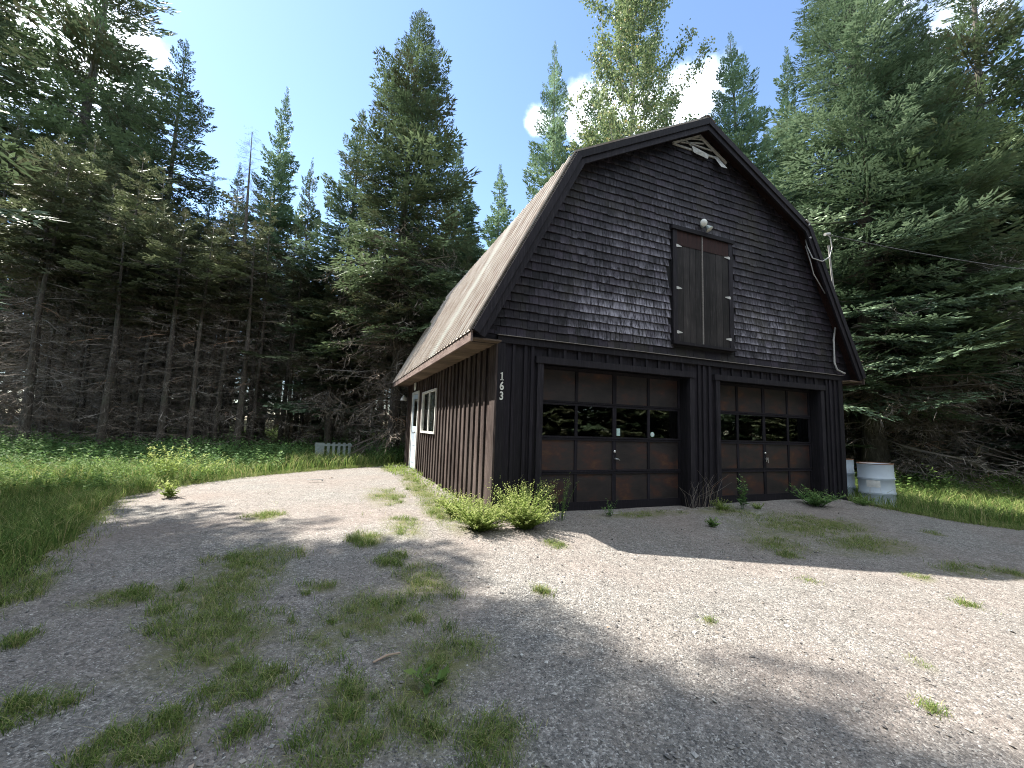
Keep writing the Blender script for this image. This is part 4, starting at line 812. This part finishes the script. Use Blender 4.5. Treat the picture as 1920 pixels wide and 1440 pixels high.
    for sgn in (0, 1):
        b = MB(41+sgn); a = x0+.078 if sgn == 0 else CX+.018; c = CX-.018 if sgn == 0 else x1-.078; n = 4; s = (c-a)/n
        for i in range(n): b.box(a+i*s+.003, a+(i+1)*s-.003, -.036-b.rng.uniform(0, .004), -.004, z0+.003, z1-.003)
        lf = b.build('door_leaf', M['loft_wood'], ld)
        b = MB(43); b.box(a, c, -.0445, -.0405, z1-.26, z1-.005, .5); b.build('red_top_board', M['redwood'], ld)
        for hz in (z0+.16, (z0+z1)/2-.05, z1-.28):
            h = MB(1); q = a if sgn == 0 else c; sg = 1 if sgn == 0 else -1; h.add([(q-sg*.03, -.055, hz+.022), (q, -.055, hz+.026), (q+sg*.10, -.047, hz+.006), (q+sg*.10, -.047, hz-.006), (q, -.055, hz-.026), (q-sg*.03, -.055, hz-.022)], [(0, 1, 2, 3, 4, 5) if sgn else (5, 4, 3, 2, 1, 0)], .5); h.build('hinge', M['old_white'], ld)
    b = MB(44); b.box(CX-.012, CX+.012, -.050, -.004, z0+.003, z1-.003, .3); b.build('centre_strip', M['grey_wood'], ld)
    # --- twin flood light
    fl = empty('flood_light', (CX+.02, -.03, 4.87), 0, B); fl.scale = (.78, .78, .78); b = MB(1); b.lathe([(.05, -.01), (.055, .02), (.03, .04)], (0, 0, 0), 16, 'y'); b.tube([(0, -.03, 0), (-.05, -.07, .0)], .012, 8); b.tube([(0, -.03, -.0), (.07, -.07, -.04)], .012, 8); b.build('mount', M['lamp_metal'], fl, True)
    for (c, d) in (((-.07, -.08, .005), (-.35, -1, -.25)), ((.09, -.08, -.06), (.35, -.55, -1))):
        h = MB(1); h.lathe([(.02, -.05), (.042, -.04), (.05, -.01), (.085, .055), (.085, .065)], (0, 0, 0), 20, 'z'); o = h.build('lamp_head', M['lamp_metal'], fl, True); o.location = c; o.rotation_euler = Vector(d).to_track_quat('Z', 'Y').to_euler()
        h = MB(1); h.lathe([(.078, .0), (.06, .014), (.001, .02)], (0, 0, .066), 20, 'z'); o = h.build('lamp_lens', M['lens'], fl, True); o.location = c; o.rotation_euler = Vector(d).to_track_quat('Z', 'Y').to_euler()
    # --- broken gable vent
    gv = empty('gable_vent', (CX, 0, 6.25), 0, B); b = MB(1)
    def stick(x0, z0, x1, z1, w, y=-.02, y2=None):
        d = Vector((x1-x0, 0, z1-z0)).normalized(); n = Vector((-d.z, 0, d.x))*w/2; y2 = y if y2 is None else y2; p0 = Vector((x0, y, z0)); p1 = Vector((x1, y2, z1)); o = Vector((0, .02, 0)); b.hexa([p0-n, p1-n, p1-n+o, p0-n+o, p0+n, p1+n, p1+n+o, p0+n+o], b.rng.random())
    b.mi = 0; stick(-.62, .0, .02, .33, .035, -.03); stick(.0, .33, .66, -.02, .05, -.03); stick(-.62, -.01, .40, .01, .03, -.03); stick(-.45, .06, .1, .20, .018, -.035); stick(-.30, .10, .3, .12, .018, -.035); stick(-.35, .14, -.05, -.02, .015, -.04); stick(.05, .26, .5, .02, .02, -.045); stick(-.2, .2, .1, .27, .015, -.04); b.build('vent_frame', M['old_white'], gv)
    b = MB(2); b.add([(-.22, -.05, .06), (-.18, -.06, -.07), (.14, -.07, -.11), (.20, -.05, .0), (0, -.09, -.02)], [(0, 1, 4), (1, 2, 4), (2, 3, 4), (3, 0, 4)], .5); b.build('vent_slat', M['old_white'], gv)
    b = MB(3); b.add([(.32, -.03, .02), (.42, -.03, .04), (.54, -.14, -.22), (.38, -.15, -.24)], [(0, 1, 2, 3)], .5); b.build('vent_slat', M['old_white'], gv)
    # --- roof
    def roof_side(side):
        b = MB(50+side); yA, yB = -RO-.02, L+RO; pitch = .19; n = int((yB-yA)/pitch)
        for seg in ((0, 1), (1, 2)) if side == 0 else ((4, 3), (3, 2)):
            a = Vector(ROOF[seg[0]]); c = Vector(ROOF[seg[1]]); t = (c-a).normalized(); nn = Vector((-t.y, t.x)) if side == 0 else Vector((t.y, -t.x)); a2 = a-t*(.03 if seg[0] in (0, 4) else .015); c2 = c+t*.005
            ys = []
            for k in range(n+1):
                y = yA+(yB-yA)*k/n; ys += [(y-.022, .0), (y-.012, .022), (y+.012, .022), (y+.022, .0)]
                for q in (.35, .65): ys.append((y+pitch*q-.006, .0)); ys.append((y+pitch*q, .005)); ys.append((y+pitch*q+.006, .0))
            ys = [(y, h) for y, h in ys if yA <= y <= yB]; m = len(ys); V = []
            for (p, q) in ((a2, 0), (c2, 0)):
                for (y, h) in ys: w = p+nn*(.012+h); V.append((w.x, y, w.y))
            F = [(i, i+1, m+i+1, m+i) if side == 1 else (i+1, i, m+i, m+i+1) for i in range(m-1)]; k = len(V)
            V += [(a2.x, yA, a2.y), (a2.x, yB, a2.y), (c2.x, yA, c2.y), (c2.x, yB, c2.y)]; F.append((k, k+1, k+3, k+2)); b.add(V, F, .5)
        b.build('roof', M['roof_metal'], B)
    roof_side(0); roof_side(1)
    b = MB(52); b.add([(CX-.17, -RO-.03, AZ-.045), (CX, -RO-.03, AZ+.055), (CX+.17, -RO-.03, AZ-.045), (CX-.17, L+RO, AZ-.045), (CX, L+RO, AZ+.055), (CX+.17, L+RO, AZ-.045)], [(0, 1, 4, 3), (1, 2, 5, 4)], .5); b.build('ridge_cap', M['roof_metal'], B)
    # barge boards, both gables, two depths
    for (ya, yb, nm) in ((-RO-.02, -RO+.02, 'barge_board'), (L+RO-.03, L+RO, 'barge_board')):
        b = MB(53); O = inset(.008); I = inset(.20); O2 = inset(.085)
        for i in range(4): b.prism_y([O[i], O[i+1], I[i+1], I[i]] if i < 4 else [], ya, yb)
        b.build(nm, tw if ya < 0 else fw, B)
    b = MB(54); O = inset(.01); I = inset(.11)
    for i in range(4): b.prism_y([O[i], O[i+1], I[i+1], I[i]], -RO-.045, -RO-.021)
    b.build('barge_trim', tw, B)
    b = MB(55); O = inset(.02); I = inset(.075)   # roof deck seen under the gable overhang
    for i in range(4): b.prism_y([O[i], O[i+1], I[i+1], I[i]], -RO+.02, L+RO-.03)
    b.build('roof_deck', M['redwood'], B)
    for side in (0, 1):
        s = 1 if side == 0 else -1; X = -EX if side == 0 else W+EX; q = lambda x: X+s*x
        b = MB(56+side); b.box(min(q(-.012), q(.018)), max(q(-.012), q(.018)), -RO-.0, L+RO-.03, EZ-.155, EZ-.012); b.build('fascia', M['fascia_wood'], B)
        b = MB(58+side); n = 22
        for i in range(n): y0 = -RO+.022+(L+2*RO-.06)*i/n; b.box(min(q(.019), q(EX-.012)), max(q(.019), q(EX-.012)), y0+.004, y0+(L+2*RO-.06)/n-.004, EZ-.115-.002*b.rng.random(), EZ-.095)
        b.build('soffit', M['soffit_wood'], B)
        b = MB(60+side); b.prism_y([(q(.02), EZ-.12), (q(EX-.02), EZ-.12), (q(EX-.02), EZ+.72), (q(.02), EZ+.0)], -RO+.03 if False else -.01, .01); b.build('eave_end', fw, B)
    # --- side window
    wn = empty('window', (0, 0, 0), 0, B); b = MB(61); y0, y1, z0, z1 = 3.66, 5.16, 1.06, 1.96
    def wb(a, c, lo, hi, t0=-.045, t1=.02): b.box(t0, t1, a, c, lo, hi, .5)
    wb(y0-.045, y0, z0-.045, z1+.045); wb(y1, y1+.045, z0-.045, z1+.045); wb(y0, y1, z1, z1+.045); wb(y0-.0, y1, z0-.045, z0, -.055); wb((y0+y1)/2-.02, (y0+y1)/2+.02, z0, z1, -.03)
    wb(y0, (y0+y1)/2-.03, (z0+z1)/2-.006, (z0+z1)/2+.006, -.006, .0)
    b.build('window_frame', M['white_paint'], wn); b = MB(1); b.add([(-.012, y1, z0), (-.012, y0, z0), (-.012, y0, z1), (-.012, y1, z1)], [(0, 1, 2, 3)], .5); b.build('window_pane', M['glass'], wn)
    b = MB(62); 
    for k in range(14): yy = y0+(y1-y0)*(k+.5)/14; b.add([(.08, yy-.055, z0), (.11, yy, z0), (.08, yy+.055, z0), (.08, yy-.055, z1), (.11, yy, z1), (.08, yy+.055, z1)], [(0, 1, 4, 3), (1, 2, 5, 4)], .5)
    b.build('curtain', M['white_paint'], wn)
    # --- side door
    sd = empty('side_door', (0, 0, 0), 0, B); b = MB(63); b.box(-.03, .02, 5.80, 5.87, 0, 2.10, .5); b.box(-.03, .02, 6.70, 6.77, 0, 2.10, .5); b.box(-.03, .02, 5.87, 6.70, 2.03, 2.10, .5); b.build('door_frame', M['white_paint'], sd)
    b = MB(64); b.box(-.012, .03, 5.88, 6.69, .03, 1.16, .5); b.box(-.012, .03, 5.88, 6.69, 1.90, 2.02, .5); b.box(-.012, .03, 5.88, 5.98, 1.16, 1.90, .5); b.box(-.012, .03, 6.59, 6.69, 1.16, 1.90, .5); b.box(-.02, -.012, 5.98, 6.59, .2, .55, .5); b.box(-.02, -.012, 5.98, 6.59, .65, 1.02, .5); b.build('door_leaf', M['pale_door'], sd)
    b = MB(1); b.add([(0, 6.59, 1.16), (0, 5.98, 1.16), (0, 5.98, 1.90), (0, 6.59, 1.90)], [(0, 1, 2, 3)], .5); b.build('window_pane', M['glass'], sd)
    b = MB(1); b.tube([(-.01, 5.95, 1.0), (-.06, 5.95, 1.0)], .01); b.lathe([(.01, .03), (.03, .05), (.028, .07), (.001, .08)], (0, 5.95, 1.0), 12, 'x'); b.build('door_handle', M['chrome'], sd, True)
    b = MB(1); b.lathe([(.13, .028), (.14, .04), (.12, .05), (.001, .052)], (0, 6.35, 2.27), 24, 'x'); b.build('wall_disc', M['white_paint'], B, True)
    wl = empty('wall_lamp', (0, 7.35, 2.0), 0, B); b = MB(1); b.tube([(-.03, 0, .12), (-.16, 0, .14), (-.18, 0, .05)], .012); b.build('lamp_arm', M['wire'], wl); b = MB(1); b.lathe([(.10, -.10), (.085, -.03), (.04, .03), (.02, .06)], (-.18, 0, 0), 18); b.build('lamp_shade', M['white_paint'], wl, True)
    # --- conduit and service loops on the right rake
    b = MB(65); b.tube([(6.86, -RO-.07, 5.02), (7.05, -.2, 4.5), (7.36, -.10, 3.68), (7.36, -.06, 3.55), (7.28, -.05, 3.2), (7.27, -.05, 2.72), (7.33, -.06, 2.58), (7.52, -.09, 2.515)], .017, 8); b.build('conduit', M['cable'], B, True)
    b = MB(66); b.tube([(6.42, -.12, 5.12), (6.40, -.16, 4.95), (6.48, -.2, 4.72), (6.66, -.27, 4.66), (6.86, -.29, 4.78), (6.95, -.29, 5.0), (6.90, -.29, 5.2), (6.84, -.27, 5.26)], .011, 6); b.tube([(6.44, -.1, 5.0), (6.50, -.14, 4.70), (6.62, -.12, 4.45), (6.95, -.12, 4.1)], .010, 6)
    b.tube([(6.78, -.27, 5.24), (6.92, -.27, 5.28)], .03, 8); b.tube([(6.36, -.2, 5.1), (6.46, -.22, 5.14)], .03, 8); b.tube([(6.22, -.27, 5.42), (6.32, -.27, 5.38), (6.3, -.27, 5.32)], .016, 6); b.build('service_cable', M['cable'], B, True)
    # --- house number
    def digit(ch, z):
        cu = bpy.data.curves.new('digit', 'FONT'); cu.body = ch; cu.size = .155; cu.extrude = .003; cu.align_x = 'CENTER'; cu.offset = .004
        t = bpy.data.objects.new('digit', cu); COL.objects.link(t); bpy.context.view_layer.update(); me = bpy.data.meshes.new_from_object(t.evaluated_get(bpy.context.evaluated_depsgraph_get())); bpy.data.objects.remove(t)
        bm = bmesh.new()
        if ch == '1':   # numeral with foot and flag like the cast ones
            for cx, cz, w, h in ((0, .055, .020, .11), (0, .006, .056, .013), (-.018, .094, .020, .013)): bmesh.ops.create_cube(bm, size=1, matrix=Matrix.Translation((cx, cz, 0)) @ Matrix.Diagonal((w, h, .007, 1)))
        else: bm.from_mesh(me)
        bm.to_mesh(me); bm.free(); me.name = 'digit'; me.materials.clear(); o = link('digit', me, M['digit'], num); o.location = (.066, 0, z); o.rotation_euler = (R(90), 0, 0); o.scale = (.8, 1, 1)
    num = empty('house_number', (0, -.043, 0), 0, B); bpy.context.view_layer.update()
    digit('1', 1.845); digit('6', 1.715); digit('3', 1.58)
    return B
DOOR = (3.10, 4.45, 2.72, 4.66)
M['redwood'] = wood('redwood', (.008, .005, .0045), (.028, .011, .009), (.06, .03, .025), worn=.1)
M['digit'] = plain('digit', (.62, .61, .55), .5)
barn()
def power_line():
    b = MB(1); a = Vector((6.9, -.25, 5.27)); c = Vector((21, -5.5, 5.2)); b.tube([a.lerp(c, t)+Vector((0, 0, -4.8*t*(1-t)*.55)) for t in [i/24 for i in range(25)]], .009, 5); tag(b.build('power_line', M['wire']), 'thin black service wire sagging away from the right roof rake', 'wire')
power_line()
def drum(x, y, z, rz, label, sticker, tl):
    root = empty('steel_drum', (x, y, z), rz); root.rotation_euler = (R(tl), R(-tl*.6), rz); tag(root, label, 'drum', 'white steel drums'); b = MB(1); r = .288; H = .88
    pr = [(r*.96, .02), (r+.006, .0), (r+.008, .015), (r, .03)]
    for zc in (H*.34, H*.66): pr += [(r, zc-.03), (r+.011, zc-.014), (r+.011, zc-.006), (r+.001, zc), (r+.011, zc+.006), (r+.011, zc+.014), (r, zc+.03)]
    pr += [(r, H-.03), (r+.006, H-.012)]; b.lathe(pr, (0, 0, 0), 48); b.build('drum_body', M['drum_paint'], root, True)
    b = MB(1); b.lathe([(r+.004, H-.014), (r+.010, H-.006), (r+.006, H+.002), (r-.006, H+.001), (r-.012, H-.018), (.05, H-.02), (.001, H-.02)], (0, 0, 0), 48); b.build('rim', M['rust'], root, True)
    b = MB(1); b.lathe([(.03, H-.0195), (.03, H-.005), (.001, H-.004)], (.16, 0, 0), 12); b.build('bung', M['chrome'], root, True)
    if sticker:
        b = MB(2); n = 7; zs = ((.40, .545)); V = []
        for i in range(n+1): a = R(-92+i*6.2); jl = .006*math.sin(i*2.1); V += [((r+.0025)*math.cos(a), (r+.0025)*math.sin(a), zs[0]+.02+jl), ((r+.0025)*math.cos(a), (r+.0025)*math.sin(a), zs[1]+.02+jl*.5)]
        b.add(V, [(2*i, 2*i+2, 2*i+3, 2*i+1) for i in range(n)], .5); b.build('paper_label', M['white_paint'], root)
drum(8.23, -.18, -.16, R(-92), 'front white steel drum with a torn paper label', True, 1.2)
drum(8.16, .50, -.12, R(20), 'rear white steel drum half hidden against the barn corner', False, -.8)
def pallet():
    root = empty('picket_panel', (-1.95, 9.2, -.02), R(4)); root.scale = (.82, .82, .82); root.rotation_euler[0] = R(-7); tag(root, 'weathered pale slatted picket panel standing in the weeds before the wood', 'fence panel')
    m = M['picket']; b = MB(4)
    for i in range(7):
        x = -.62+i*.19; b.box(x-.05, x+.05, 0, .018, .0, .70+b.rng.uniform(-.015, .015)); 
    for i, x in enumerate((-.62,)): b.box(x-.08, x+.16, .001, .02, .02, .7)
    b.build('pickets', m, root); b = MB(5); b.box(-.72, .62, .021, .055, .58, .66); b.box(-.72, .62, .021, .055, .12, .20); b.build('rails', m, root)
M['picket'] = plain('picket', (.22, .26, .245), .8, nscale=12, amp=.25)
pallet()
def litter():
    root = MB(1); root.box(-.16, .16, -.02, .02, .02, .035, .5); root.box(.12, .15, -.02, .02, -.005, .02, .5); o = root.build('white_plank', M['old_white']); o.location = (-2.3, 4.35, float(gz(-2.3, 4.35))+.03); tag(o, 'small white scrap of plank lying on the far gravel', 'plank')
    r = random.Random(3)
    for (x, y, a, lab) in ((-1.62, -2.72, .4, 'dark short stick lying beside the grass in the front gravel'), (-2.0, 4.9, 1.2, 'dark twig on the far shaded strip of gravel')):
        b = MB(2); b.tube([(-.09, 0, .01), (0, .01, .014), (.08, -.01, .01)], [.006, .007, .004], 6); o = b.build('stick', M['dead_twig']); o.location = (x, y, float(gz(x, y))+.005); o.rotation_euler = (0, 0, a); tag(o, lab, 'stick')
litter()

def unique_labels():
    """where several things read the same, say which one it is, counted from the left"""
    cam = Vector((-2, -5.4)); by = {}
    for o in bpy.data.objects:
        if o.parent is None and 'category' in o and 'label' in o: by.setdefault(o['label'], []).append(o)
    words = ['leftmost', 'second', 'third', 'fourth', 'fifth', 'sixth', 'seventh', 'eighth', 'ninth', 'tenth', 'eleventh', 'twelfth', 'thirteenth', 'fourteenth', 'fifteenth', 'sixteenth', 'seventeenth', 'eighteenth', 'nineteenth', 'twentieth', 'twenty-first', 'twenty-second']
    for lab, L in by.items():
        if len(L) < 2: continue
        L.sort(key=lambda o: math.atan2(o.location.x+2, o.location.y+5.4))
        for i, o in enumerate(L):
            lab = lab.replace(' in second row', ' in row two').replace('high crowned', 'high').replace('low branched', 'bushy') if len(lab.split()) > 12 else lab
            if len(L) == 2: w = ('left', 'right')[i]+' of two, '
            elif len(L) == 3: w = ('left', 'middle', 'right')[i]+' of three, '
            else: w = (words[i] if i < len(words) else 'far right')+(' from the left, ' if i else ' one, ')
            o['label'] = w+lab
unique_labels()
